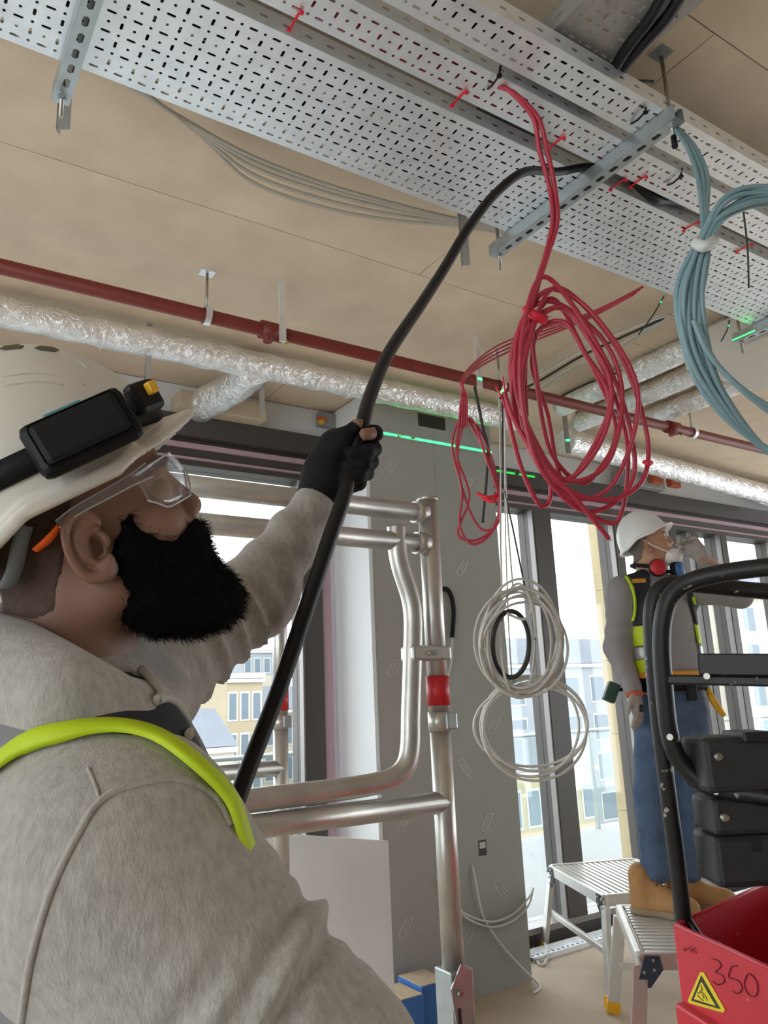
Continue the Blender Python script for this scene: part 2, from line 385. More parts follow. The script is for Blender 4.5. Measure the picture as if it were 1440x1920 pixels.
tray('narrow galvanised cable tray with red ties, running in the middle of the three', 1.222, 3, -1.5, 6.6, ZT)
tray('narrow galvanised cable tray nearest the camera, carrying the blue-grey cables', 1.078, 3, -1.5, 6.6, ZT)
tray('galvanised cable tray crossing above the others with thick black cables in it', 1.30, 8, -1.6, 1.44, ZT+.075, dirx=False, mname='galv_dull')
# struts under the trays
def strut(x, label, y0=1.05, y1=1.83):
    t = empty('support_channel', (x, (y0+y1)/2, ZT-.042), label, 'support channel', 'slotted channels under the trays')
    z1 = ZT-.003; z0 = z1-.041; n = int((y1-y0)/.052)
    plate((n, 1), .052, .041, lambda i, j: (.016, .0075), lambda s, u: (x-.0205+u, y0+s, z0), .0025, 'web', 'zinc_plate', t)
    for sx in (-1, 1):
        MB().cube((x+sx*.0205-.00125, y0, z0), (x+sx*.0205+.00125, y0+n*.052, z1)).build('side_wall', 'zinc_plate', t)
        MB().cube((x+sx*.0155-.005, y0, z1-.002), (x+sx*.0155+.005, y0+n*.052, z1)).build('lip', 'zinc_plate', t)
    for yy in (y0+.026, y0+n*.052-.026):
        r = MB().cyl((x, yy, 2.995), (x, yy, ZC), .0058, 12).build('threaded_rod', 'steel_rod', t)
        MB().lathe((x, yy, z0-.011), [(.0105, 0), (.0105, .009)], 6, smooth=False).build('nut', 'zinc_plate', t)
        MB().lathe((x, yy, z0-.0025), [(.017, 0), (.017, .0025)], 16).build('washer', 'zinc_plate', t)
        MB().cube((x-.025, yy-.025, ZC-.004), (x+.025, yy+.025, ZC), 0).build('anchor_plate', 'zinc_plate', t)
        MB().lathe((x, yy, ZC-.016), [(.011, 0), (.011, .012)], 6, smooth=False).build('nut', 'zinc_plate', t)
        if x > 1 and yy < 1.2:
            MB().cyl((x, yy, 2.985), (x, yy, 3.02), .008, 10).build('rubber_cap', 'black_plastic', t)
    return t
strut(.262, 'slotted steel channel holding up the trays at the top left corner')
strut(1.722, 'slotted steel channel under the trays where the red cables hang down')
strut(3.17, 'slotted steel channel under the wide tray at the right edge')
strut(4.62, 'slotted steel channel under the trays beyond the right edge')
# folded steel angles hanging from the slab
def angle(x, y, z0, z1, label, w=.035, th=.003, rz=0.0):
    c, s = math.cos(rz), math.sin(rz); mb = MB()
    for poly in (((0, 0), (w, 0), (w, th), (0, th)), ((0, 0), (th, 0), (th, w*.55), (0, w*.55))):
        mb.prism([(a*c-b*s, a*s+b*c) for a, b in poly], (x, y, z0), (1, 0, 0), (0, 1, 0), z1-z0)
    mb.build('angle_bracket', 'galv_dull', None, label, 'bracket', 'steel angles hanging from the slab')
p = at(112, 245, 2.06); angle(p[0]-.01, p[1], p[2], ZC, 'dark steel angle hanging from the slab at the top left', .036, rz=-.55)
p = onz(866, 497, 3.02); angle(p[0], p[1], 3.02, ZC, 'short steel angle hanging behind the black cable', .03, rz=-.55)
for px, py, yb, lab in ((270, 735, 3.35, 'thin steel strap hanging just left of the foil duct branch'), (486, 775, 3.45, 'thin steel strap hanging right of the foil duct branch'), (1063, 850, 3.2, 'thin steel strap lit by the laser beside the pale duct')):
    p = ony(px, py, yb); angle(p[0], p[1], p[2], ZC, lab, .028, rz=-.4)
# ------------------------------------------------------------------ red sprinkler pipe
pipe = empty('sprinkler_pipe', (2.5, 2.80, 3.1), 'long dark red sprinkler pipe running below the slab', 'pipe')
MB().cyl((XL, 2.80, 3.1), (XR, 2.80, 3.1), .029, 20).build('pipe_run', 'sprinkler_red', pipe)
for x in (1.30, 4.0):
    MB().cyl((x-.05, 2.80, 3.1), (x+.05, 2.80, 3.1), .040, 20).build('coupling', 'sprinkler_red', pipe)
    MB().cyl((x-.02, 2.80, 3.1), (x-.02, 2.79, 3.045), .021, 14).build('outlet', 'sprinkler_red', pipe)
    MB().cyl((x+.06, 2.782, 3.065), (x+.06, 2.779, 3.052), .010, 10).build('brass_plug', 'brass', pipe)
for x in (-.5, 1.01, 2.60, 4.2, 5.8):
    MB().cyl((x, 2.80, 3.12), (x, 2.80, ZC), .006, 10).build('hanger_rod', 'steel_rod', pipe)
    MB().cube((x-.03, 2.775, ZC-.006), (x+.03, 2.825, ZC)).build('anchor_plate', 'galv', pipe)
    a = [(x, 2.80+.037*math.sin(t), 3.1-.037*math.cos(t)) for t in np.linspace(0, 2*math.pi, 21)]
    mb = MB()
    for i in range(20):
        p0, p1 = np.array(a[i]), np.array(a[i+1]); d = p1-p0; mb.box((p0+p1)/2, (.026, np.linalg.norm(d)*1.05, .003), [(1, 0, 0), d/np.linalg.norm(d), np.cross((1, 0, 0), d/np.linalg.norm(d))])
    mb.build('clip_band', 'galv', pipe)
p = onz(527, 527, 3.3)
def strip(x, y, z0, label): MB().cube((x-.014, y-.002, z0), (x+.014, y+.010, ZC)).build('strap_bracket', 'galv', None, label, 'bracket', 'flat hanger straps at the red pipe')
strip(1.315, 2.715, 3.02, 'flat galvanised strap in front of the red pipe, above the outstretched arm')
p = ony(898, 640, 2.70); strip(p[0], 2.715, 3.02, 'flat galvanised strap at the red pipe, beside the small red cable bundle')
# ------------------------------------------------------------------ foil wrapped ducts
def duct(name_label, P, r, spur=None, seg=26, sx=1.0):
    P = catmull(np.array(P, float), 14); mb = MB(); n = len(P)
    base = np.random.default_rng(int(r*1e4)+n)
    L = np.concatenate([[0], np.cumsum(np.linalg.norm(np.diff(P, axis=0), axis=1))])
    m = int(L[-1]/.03)+2; Q = np.array([[np.interp(t, L, P[:, k]) for k in range(3)] for t in np.linspace(0, L[-1], m)])
    mb.tube(Q, r, seg); V = np.array(mb.V); 
    for i in range(len(Q)):
        for k in range(seg):
            v = V[i*seg+k]; c = Q[i]; d = v-c; rr = 1+.04*math.sin(v[0]*31+v[2]*43)*math.sin(v[1]*37+2)+.022*math.sin(i*1.9+3*math.sin(i*.37))+.012*base.standard_normal()
            V[i*seg+k] = c+d*rr
    mb.V = [tuple(v) for v in V]
    return mb
d1 = empty('foil_duct', (1.5, 3.34, 3.13), 'long crinkled silver foil duct running behind the red pipe', 'duct')
duct('', [(XL, 3.345, 3.20), (0, 3.345, 3.20), (1.2, 3.345, 3.20), (2.6, 3.345, 3.205), (3.22, 3.36, 3.205)], .068).build('duct_run', 'foil', d1)
duct('', [(1.47, 3.36, 3.19), (1.44, 3.6, 3.16), (1.38, 3.80, 3.15), (1.37, 3.955, 3.15)], .085).build('branch', 'foil', d1)
for x in (.72, 2.0):
    MB().tube([(x, 3.345+.074*math.sin(t), 3.20-.074*math.cos(t)) for t in np.linspace(0, 2*math.pi, 24, endpoint=False)], .004, 6, closed=True).build('tape_band', 'foil', d1)
for lab, pa, pb in (('crinkled foil duct running toward the window, upper of three side by side', (1440, 575), (1060, 765)), ('crinkled foil duct running toward the window, middle of three side by side', (1440, 632), (1095, 795)), ('crinkled foil duct running toward the window, lower of three side by side', (1440, 690), (1215, 790))):
    a, b = onz(*pa, 3.235), onz(*pb, 3.235); xx = (a[0]+b[0])/2
    duct('', [(xx, 1.95, 3.235), (xx, 2.3, 3.235), (xx, b[1], 3.235)], .062).build('foil_duct', 'foil', None, lab, 'duct', 'foil ducts on the right')
duct('', [(3.72, 3.42, 3.165), (4.2, 3.46, 3.165), (5.2, 3.55, 3.165), (6.8, 3.68, 3.165), (8.6, 3.7, 3.165)], .082).build('foil_duct', 'foil', None, 'long foil duct running off right under the red pipe', 'duct')
p = ony(1425, 935, 3.86)
duct('', [(p[0]-.15, 3.80, p[2]), (p[0]+.2, 3.84, p[2]), (p[0]+.8, 3.86, p[2])], .07).build('foil_duct', 'foil', None, 'short foil duct end at the right edge above the window head', 'duct')
# pale boxes and gear at the bulkhead
mat('beige_box', '#b9aa92', 0.8); mat('orange_gear', '#b5562f', 0.6); mat('yellow_gear', '#c9a12e', 0.5); mat('grey_gear', '#8f9190', 0.6)
p = ony(425, 765, 3.9); MB().cube((p[0]-.30, 3.80, 3.10), (p[0]+.20, 3.965, 3.20), .004).build('duct_plenum', 'beige_box', None, 'beige plenum box where the foil branch meets the bulkhead', 'box')
p = ony(605, 785, 3.9)
g = empty('fire_sensor', (p[0], 3.93, p[2]-.02), 'small red and yellow sensor on the bulkhead beside the raised hand', 'sensor')
MB().box((p[0]+.05, 3.945, p[2]+.01), (.12, .045, .09), None, .004).build('housing', 'grey_gear', g)
MB().lathe((p[0], 3.915, p[2]-.01), [(.03, .0), (.034, .012), (.03, .02)], 14).build('red_cap', 'orange_gear', g)
MB().lathe((p[0], 3.915, p[2]-.035), [(.012, 0), (.022, .015), (.028, .026)], 14).build('yellow_cone', 'yellow_gear', g)
p = ony(1230, 885, 3.8)
g = empty('cable_gear', (p[0], 3.85, 3.10), 'grey box with red lids on the bulkhead above the masked worker', 'control box')
MB().box((p[0]-.1, 3.9, 3.17), (.5, .12, .12), None, .006).build('housing', 'grey_gear', g)
for dx in (0.02, .25): MB().box((p[0]+dx, 3.83, 3.18), (.13, .05, .07), None, .006).build('lid', 'orange_gear', g)
# concrete downstand wedge seen at top of right ducts
mat('pale_lid', '#cfcac0', 0.8)
p = onz(1400, 650, 3.1)
g = empty('ceiling_unit', (p[0], p[1], 3.08), 'pale shallow ceiling unit above the foil ducts at right', 'ceiling unit')
MB().box((p[0]+.25, p[1]+.05, 3.17), (.62, .5, .17), None, .01).build('housing', 'pale_lid', g)
# ------------------------------------------------------------------ cables
def cable(name, P, r, m, label=None, cat='cable', group=None, parent=None, n=10, seg=10, closed=False):
    return MB().tube(catmull(P, n, closed), r, seg, closed).build(name, m, parent, label, cat if parent is None else None, group)
bc = [ony(1180, 372, 1.37)+np.array([.25, 0, .04]), onz(1100, 338, 3.12), onz(1045, 322, 3.06), at(985, 322, 2.12), at(930, 362, 2.02), at(880, 425, 1.92), at(835, 500, 1.8), at(790, 570, 1.66), at(730, 660, 1.48), at(695, 740, 1.34), at(678, 800, 1.26), at(655, 880, 1.235), at(645, 930, 1.205), at(618, 1010, 1.17), at(575, 1140, 1.13), at(520, 1300, 1.08), at(470, 1430, 1.03), at(440, 1512, 1.0), at(405, 1620, .98), at(380, 1760, .96), at(372, 1930, .95)]
bc[0] = np.array([1.95, 1.37, 3.15]); bc[1] = np.array([1.74, 1.362, 3.12])
BLACK_CABLE = catmull(bc, 12)
MB().tube(BLACK_CABLE, .0122, 14).build('power_cable', 'black_cable', None, 'thick black cable held in the gloved hand and looping up to the trays', 'cable')
# thick black cables in the crossing tray
for k, lab in enumerate(('thick black cable in the crossing tray, left of the pair', 'thick black cable in the crossing tray, right of the pair')):
    dx = k*.045
    P = [onz(1330+34*k, -130, 3.15), onz(1262+34*k, -40, 3.15), onz(1222+30*k, 30, 3.15), onz(1180+22*k, 85, 3.153), onz(1152+14*k, 130, 3.16), onz(1138+10*k, 165, 3.175), onz(1128+10*k, 190, 3.19)]
    cable('power_cable', P, .0155, 'black_cable', lab, group='cables in the crossing tray')
for k, (a, b) in enumerate((((1155, 160), (1225, 153)),)):
    cable('loose_wire', [onz(*a, 3.2), onz(1190, 152, 3.22), onz(*b, 3.24)], .004, 'black_wire', 'short stiff black wire tail beside the threaded rod', 'wire')
cable('power_cable', [(1.93, 1.362, 3.14), (2.02, 1.362, 3.11), (2.12, 1.365, 3.14), (2.4, 1.36, 3.2)], .017, 'black_cable', 'black cable end between the trays just past the channel')
# red cables lying in the middle tray
for k in range(4):
    y = 1.240+k*.024; P = [(x, y+.006*math.sin(x*3+k), ZT+.009) for x in np.arange(-1.5, 6.6, .35)]
    cable('tray_cable', P, .0065, 'red_cable', 'red cable in the middle narrow tray, %s from its near edge' % ('first', 'second', 'third', 'fourth')[k], 'cable', 'red cables lying in the middle tray', n=2, seg=6)
for nm_, ty, cnt, sp_, rr_ in (('wide', 1.412, 7, .043, .0155), ('near narrow', 1.098, 2, .046, .0155)):  # added dark cables, standing in for the shade behind the tray slots
    for k in range(cnt):
        y = ty+k*sp_; P = [(x, y+.004*math.sin(x*2+k*1.7), ZT+.002+rr_) for x in np.arange(-1.5, 6.6, .4)]
        cable('tray_cable', P, rr_, 'black_cable', 'added black cable darkening the slots of the %s tray, %s from its near edge' % (nm_, ('first', 'second', 'third', 'fourth', 'fifth', 'sixth', 'seventh')[k]), 'cable', 'black cables added to darken the tray slots', n=2, seg=8)
ORD = ['first', 'second', 'third', 'fourth', 'fifth', 'sixth', 'seventh']
for px, py in ((553, 38), (860, 184), (1042, 268), (1158, 345), (1196, 340), (1295, 424), (1395, 465)):
    p = onz(px, py, ZT-.004); mb = MB(); mb.box(p, (.005, .06, .003)); mb.box(p+np.array([.002, -.03, -.004]), (.010, .008, .007)); mb.box(p+np.array([-.002, .028, -.004]), (.009, .008, .007))
    q = mb.build('cable_tie', 'red_tie', None, '%s red cable tie from the left along the middle tray' % ORD.pop(0), 'cable tie', 'red ties on the middle tray')
BT = ['above the red strands', 'beside the threaded rod', 'just right of the slotted channel', 'near the right edge of the picture']
for px, py in ((930, 140), (1203, 208), (1270, 328), (1395, 385)):
    p = onz(px, py, ZT); mb = MB(); mb.tube([p+np.array([0, -.02, .012]), p+np.array([0, -.01, -.012]), p+np.array([.004, .02, -.014]), p+np.array([.01, .045, -.004])], .003, 6); mb.box(p+np.array([0, -.012, -.013]), (.01, .01, .008))
    mb.build('cable_tie', 'black_plastic', None, 'small black cable tie on the tray edge, '+BT.pop(0), 'cable tie', 'black ties on the trays')
# red hanging coil: feed strands and loops
DC = 2.12
coil = empty('cable_coil', at(1080, 1000, DC), 'large red cable coil hanging from the trays by two strands', 'cable coil')
for k, off in enumerate((0, 9)):
    P = [onz(938-off, 160, ZT+.01), at(962+off*.4, 176, 2.04), at(1000+off, 222, 2.05), at(1012+off*1.6, 285, 2.07), at(1030+off*1.1, 350, 2.09), at(1036+off, 415, DC), at(1022+off*.5, 480, DC), at(1003+off*.5, 540, DC), at(985+off*.6, 610, DC), at(975+off, 700, DC), at(978+off, 780, DC)]
    cable('feed_strand', P, .0066, 'red_cable', parent=coil)
lr = np.random.default_rng(11)
loops = [((1022, 515), (1100, 620), (1170, 760), (1185, 900), (1100, 965), (1010, 880), (975, 740), (985, 600)),
         ((1045, 540), (1150, 640), (1212, 800), (1205, 900), (1140, 940), (1040, 900), (985, 760), (996, 620)),
         ((1040, 565), (1130, 640), (1165, 740), (1140, 870), (1060, 900), (1000, 830), (968, 720), (985, 600)),
         ((1050, 580), (1110, 650), (1145, 730), (1125, 830), (1065, 895), (1010, 860), (972, 740), (988, 620)),
         ((1035, 545), (1120, 600), (1195, 740), (1150, 900), (1070, 930), (990, 840), (962, 700), (980, 600)),
         ((1060, 600), (1100, 660), (1140, 760), (1090, 880), (1050, 890), (1020, 780), (1000, 690), (1005, 620)),
         ((1060, 575), (1130, 690), (1178, 830), (1165, 960), (1130, 980), (1040, 900), (965, 780), (972, 640)),
         ((1030, 560), (1085, 640), (1150, 790), (1120, 890), (1080, 905), (1030, 840), (1005, 700), (1000, 610))]
for k, L in enumerate(loops):
    P = [at(x+lr.normal()*3, y+lr.normal()*3, DC+.035*math.sin(i*.8+k*.8)+.012*(k-4)) for i, (x, y) in enumerate(L)]
    cable('loop', P, .0066, 'red_cable', parent=coil, closed=True)
fe = cable('free_end', [at(945, 735, DC-.05), at(965, 790, DC-.06), at(1010, 860, DC-.07), at(1075, 930, DC-.07), at(1142, 1010, DC-.06)], .0066, 'red_cable', parent=coil)
fe2 = cable('free_end', [at(948, 760, DC-.05), at(975, 870, DC-.03), at(1010, 945, DC-.02), at(1030, 940, DC), at(1033, 890, DC)], .0066, 'red_cable', parent=coil)
p = at(1142, 1010, DC-.06); MB().cyl(p, p+np.array([.004, -.003, -.006]), .003, 8).build('bare_core', 'white_cable', fe)
for a, b, c in (((985, 578), (1022, 600), .013), ((1208, 866), (1222, 868), .006)):
    MB().tube(catmull([at(*a, DC-.035), at((a[0]+b[0])/2, (a[1]+b[1])/2+3, DC-.05), at(*b, DC-.035)], 4), c, 8).build('tape_wrap', 'red_tie', coil)
for k, (dx, dy, m) in enumerate(((0, 0, 'red_tie'), (12, -18, 'red_tie'), (22, 10, 'white_cable'), (6, 22, 'black_wire'))):
    cable('stripped_core', [at(948+dx*.3, 765, DC-.05), at(938+dx*.8, 740+dy*.3, DC-.05), at(930+dx, 725+dy, DC-.05)], .0028, m, parent=coil)
# thinner red cables: run across the slab and hang as a small bundle
sb = empty('cable_bundle', at(900, 1020, 2.95), 'small thin red cable bundle hanging by the pier', 'cable bundle')
for k in range(4):
    P = [onz(1205-6*k, 538+5*k, 3.12), onz(1110-4*k, 585+5*k, 3.22), onz(1000, 622+6*k, 3.25), onz(930, 650+7*k, 3.22), at(872, 700+3*k, 2.92), at(866+3*k, 745, 2.92), at(860+5*k, 800, 2.92)]
    cable('run', P, .005, 'red_cable', parent=sb, seg=8)
for L in (((862, 790), (848, 840), (866, 920), (862, 985), (885, 1020), (920, 1000), (938, 940), (925, 870), (895, 800)), ((868, 780), (856, 850), (880, 930), (858, 1000), (895, 1012), (936, 975), (930, 900), (905, 840), (885, 800)),
          ((872, 790), (858, 860), (872, 935), (900, 990), (930, 985), (935, 930), (910, 855), (890, 795))):
    cable('loop', [at(x, y, 2.93+.02*math.sin(i)) for i, (x, y) in enumerate(L)], .005, 'red_cable', parent=sb, closed=True, seg=8)
cable('bow', [at(895, 925, 2.9), at(915, 933, 2.88), at(935, 928, 2.9), at(925, 940, 2.88), at(905, 935, 2.9)], .007, 'red_tie', parent=sb)
# blue-grey coil at right
DB = 1.75
bl = empty('cable_coil', at(1480, 880, DB), 'large blue-grey cable coil hanging at the right edge', 'cable coil')
for k in range(3):
    cable('feed_strand', [onz(1262+5*k, 236+3*k, ZT-.02), at(1288+7*k, 275, 2.02), at(1308+9*k, 330, 1.92), at(1317+4*k, 400, 1.82), at(1318+5*k, 470, DB), at(1300+7*k, 560, DB)], .006, 'blue_cable', parent=bl)
ring = [(1326, 440), (1296, 540), (1300, 640), (1340, 735), (1425, 835), (1530, 880), (1640, 810), (1685, 650), (1640, 480), (1545, 385), (1440, 366), (1368, 384)]
for k in range(9):
    P = [at(x+(5.5*(k-4) if 0 < i < 5 else 4*(k-4)*.6)+lr.normal()*2, y+(4*(k-4) if i > 8 or i in (4, 5) else 0)+lr.normal()*2, DB+.012*math.sin(k*2.1+i)) for i, (x, y) in enumerate(ring)]
    cable('loop', P, .006, 'blue_cable', parent=bl, closed=True, n=8)
cable('tail', [at(1300, 600, DB-.03), at(1330, 665, DB-.04), at(1390, 730, DB-.05), at(1460, 785, DB-.05)], .006, 'blue_cable', parent=bl)
cable('tail', [at(1308, 610, DB-.03), at(1342, 680, DB-.04), at(1400, 735, DB-.05), at(1470, 778, DB-.05)], .006, 'blue_cable', parent=bl)
mat('tape_white', '#cfd2d0', .5); MB().tube(catmull([at(1304, 455, DB-.02), at(1320, 462, DB-.045), at(1338, 452, DB-.02)], 4), .013, 10).build('tape_wrap', 'tape_white', bl)
# hanging white coils by the pier
wc = empty('cable_coil', at(980, 1300, 2.75), 'tangled grey and white cable coil hanging in front of the window', 'cable coil')
for k in range(11):
    cx, cy, rx, ry = 975+lr.normal()*6, 1205+lr.normal()*7, 70+lr.normal()*7-6*(k == 0)*3, 98+lr.normal()*8
    m = ('white_cable', 'grey_cable', 'white_cable', 'white_cable', 'black_wire', 'grey_cable', 'white_cable')[k % 7] if k != 11 else 'x'
    if k == 4: cx, cy, rx, ry = 958, 1208, 34, 62
    cable('loop', [at(cx+rx*math.cos(t), cy+ry*math.sin(t), 2.75+.03*math.sin(t*2+k)) for t in np.linspace(0, 2*math.pi, 12, endpoint=False)], .005 if k != 4 else .009, m, parent=wc, closed=True, seg=8)
for k, (x0, x1) in enumerate(((936, 941), (945, 962), (942, 985))):
    cable('hanging_wire', [at(x0, 742, 2.75), at(x0+3, 900, 2.75), at((x0+x1)/2, 1000, 2.75), at(x1, 1105, 2.75)], .0035, ('grey_cable', 'white_cable', 'black_wire')[k], parent=wc, seg=6)
cable('knot', [at(940, 1120, 2.74), at(975, 1100, 2.73), at(1000, 1120, 2.74), at(985, 1160, 2.74), at(950, 1150, 2.74)], .005, 'white_cable', parent=wc)
w2 = empty('cable_coil', at(1000, 1460, 2.8), 'clear white cable coil hanging lowest, below the tangled coil', 'cable coil')
cable('hanging_wire', [at(965, 1300, 2.79), at(962, 1290, 2.78), at(955, 1200, 2.78), at(948, 1000, 2.8), at(946, 745, 2.82), onz(946, 720, ZC-.002)], .003, 'white_cable', parent=w2, seg=6)
for k in range(5):
    cx, cy, rx, ry = 1000+lr.normal()*8, 1362+lr.normal()*6, 94+lr.normal()*8, 90+lr.normal()*6
    cable('loop', [at(cx+rx*math.cos(t), cy+ry*math.sin(t), 2.8+.03*math.sin(t+k)) for t in np.linspace(0, 2*math.pi, 12, endpoint=False)], .005, 'white_cable', parent=w2, closed=True, seg=8)
# grey sagging cables beyond the wide tray
gg = 'grey cables sagging below the slab'
for k, (sag, lab) in enumerate(((0, 'uppermost'), (7, 'second highest'), (16, 'middle'), (30, 'second lowest'), (45, 'lowest'))):
    P = [onz(172+18*k, 118+9*k, 3.2), onz(330+10*k, 215+4*k+sag*.4, 3.22), onz(470, 292+sag*.8+3*k, 3.22), onz(610, 345+sag, 3.22), onz(740, 382+sag*.7, 3.22), onz(865, 412+3*k, 3.22), onz(965, 425+4*k, 3.2)]
    cable('sagging_cable', P, .0065, 'grey_cable', '%s of the five grey cables sagging beside the wide tray' % lab, group=gg, seg=8)
for k in range(5):
    P = [onz(1290-8*k, 578+3*k, 3.22), onz(1180, 608+9*k, 3.25), onz(1090, 650+9*k, 3.25), onz(1000, 700+10*k, 3.25), onz(935, 728+8*k, 3.2)]
    cable('sagging_cable', P, .0055 if k != 2 else .007, ('grey_cable', 'white_cable', 'black_wire', 'white_cable', 'grey_cable')[k], ('grey', 'white', 'black', 'pale white', 'dull grey')[k]+' cable sagging across the slab behind the red coil, %s from the tray' % ('first', 'second', 'third', 'fourth', 'fifth')[k], group='cables sagging behind the red coil', seg=8)
cable('loose_wire', [at(890, 725, 2.95), at(905, 800, 2.95), at(915, 850, 2.95), at(905, 980, 2.95)], .006, 'black_wire', 'dark wire hanging down in front of the pier beside the red bundle', 'wire')
cable('loose_wire', [onz(1030, 755, 3.2), onz(1100, 720, 3.24), onz(1180, 690, 3.25), onz(1290, 640, 3.25)], .006, 'black_wire', 'dark cable clipped along the slab toward the foil ducts', 'wire')
for a, b, lab in (((1245, 555), (1197, 628), 'thin wire tail sticking out below the wide tray'), ((1368, 600), (1352, 640), 'thin wire tail sticking out near the tray end at right'), ((1393, 390), (1404, 540), 'thin black wire dangling in front of the trays at right')):
    cable('loose_wire', [onz(*a, 3.09), at((a[0]+b[0])/2+3, (a[1]+b[1])/2, onz(*a, 3.09)@(RW@np.array([0, 0, 1.]))-CAM@(RW@np.array([0, 0, 1.]))), at(*b, onz(*a, 3.09)@(RW@np.array([0, 0, 1.]))-CAM@(RW@np.array([0, 0, 1.])))], .003, 'black_wire', lab, 'wire', seg=6)
# cables on the pier
cable('wall_cable', [ony(886, 1622, 3.588), ony(893, 1660, 3.58), ony(905, 1715, 3.578), ony(930, 1758, 3.575), ony(965, 1800, 3.57), ony(992, 1828, 3.56), onz(1012, 1850, .012), onz(1000, 1862, .01)], .006, 'white_cable', 'white cable falling from the wall cutout to the floor')
for k in range(2):
    cable('wall_cable', [ony(818, 1645, 3.588), ony(850, 1690, 3.575), ony(875, 1715+6*k, 3.575), ony(920, 1728+10*k, 3.575), ony(960, 1715+12*k, 3.575), ony(990, 1685+14*k, 3.57), ony(1000, 1665, 3.62)], .0055, 'white_cable', ('upper', 'lower')[k]+' white cable slung across the base of the pier', group='cables slung across the pier')
cable('wall_cable', [onz(1005, 1800, .01), onz(1025, 1790, .06), onz(1018, 1765, .05), onz(1000, 1775, .02), onz(1015, 1810, .01), onz(1040, 1770, .03)], .006, 'white_cable', 'white cable end curled on the floor by the window track')
hk = empty('hook_handle', ony(842, 1190, 3.585), 'black curved handle hanging on the pier beside the scaffold post', 'handle')
cable('grip', [ony(826, 1106, 3.585), ony(838, 1105, 3.58), ony(847, 1120, 3.58), ony(851, 1150, 3.58), ony(848, 1195, 3.58)], .014, 'black_plastic', parent=hk)
cable('cord', [ony(848, 1195, 3.58), ony(846, 1240, 3.585), ony(838, 1275, 3.59)], .006, 'white_cable', parent=hk)
# ------------------------------------------------------------------ scaffold tower
mat('clip_red', '#c8202a', .4)
TR = .0254
tw = empty('scaffold_tower', (.745, 2.0, 0), 'aluminium scaffold tower with welded tube end frames in front of the pier', 'scaffold')
def frame(y, near):
    xr, xl = 1.167, .30
    for x, side in ((xr, 1), (xl, -1)):
        MB().cyl((x, y, .93), (x, y, 1.475), TR, 20).build('post', 'alu', tw)
        MB().cyl((x, y, 1.49), (x, y, 2.035), TR, 20).build('post', 'alu', tw)
        MB().cyl((x, y, 1.455), (x, y, 1.50), TR*1.12, 20).build('spigot_collar', 'alu', tw)
        MB().cyl((x, y, 1.515), (x, y, 1.585), TR*1.13, 20).build('locking_clip', 'clip_red', tw)
        MB().box((x+.012, y-.026, 1.478), (.032, .02, .04), None, .004).build('latch', 'zinc_plate', tw)
        MB().lathe((x, y, 2.03), [(TR*1.08, 0), (TR*1.12, .006), (TR*.98, .012)], 20).build('end_cap', 'alu', tw)
        # adjustable leg with lock plate, down to a castor
        b = MB(); b.box((x, y, .86), (.062, .062, .16), None, .003); b.build('leg_socket', 'zinc_plate', tw)
        b = MB(); b.prism([(-.03, -.16), (.02, -.16), (.02, .08), (0, .095), (-.032, .05), (-.022, -.02)], (x-.005, y-.033, .86), (1, 0, 0), (0, 0, 1), .004); b.build('lock_plate', 'zinc_plate', tw)
        MB().cube((x-.022, y-.0385, .80), (x-.014, y-.0368, .87)).build('slot', 'black_wire', tw)
        for dz in (.90, .785): MB().cyl((x-.018, y-.034, dz), (x-.018, y-.048, dz), .007, 8).build('bolt', 'steel_rod', tw)
        MB().cyl((x, y, .16), (x, y, .80), .019, 14).build('adjustable_leg', 'galv_dull', tw)
        MB().lathe((x-.012, y, .072), [(.07, 0), (.072, .004), (.072, .02), (.07, .024)], 20, axis=(1, 0, 0)).build('castor_wheel', 'black_plastic', tw)
        MB().box((x, y, .12), (.05, .03, .1), None, .004).build('castor_fork', 'zinc_plate', tw)
    for z in ((1.998, 1.917) if near else ()):
        MB().cyl((xl, y, z), (xr, y, z), TR*.93, 18).build('rail', 'alu', tw)
        MB().cyl((xr-.045, y, z), (xr-.012, y, z), TR*1.12, 18).build('weld_sleeve', 'alu', tw)
    zl = 1.293 if near else 1.33
    MB().cyl((xl, y, zl), (xr, y, zl), TR, 18).build('rail', 'alu', tw)
    if not near: return
    # bent inner tube
    pts = [(1.066, y, 1.955), (1.066, y, 1.90), (1.075, y, 1.85), (1.098, y, 1.78), (1.104, y, 1.72), (1.094, y, 1.60), (1.084, y, 1.50), (1.078, y, 1.43), (1.064, y, 1.385), (1.03, y, 1.36), (.97, y, 1.35), (.85, y, 1.346), (.62, y, 1.344), (.45, y, 1.344)]
    MB().tube(catmull(pts, 8), TR*.95, 18).build('bent_tube', 'alu', tw)
    b = MB(); b.box((1.137, y, 1.64), (.115, .058, .036), None, .006); b.build('clamp', 'alu', tw)
    for x in (1.128, 1.142): MB().cyl((x, y-.025, 1.64), (x, y-.034, 1.64), .007, 8).build('bolt', 'steel_rod', tw)
frame(1.565, True); frame(2.46, False)
# cross tubes between the frames, out of the way behind the worker
for z in (1.06, 2.06): MB().cyl((.30, 1.565, z), (.30, 2.46, z), TR*.9, 14).build('side_brace', 'alu', tw)
for px, py, lab in ((525, 1290, ''),):
    pass
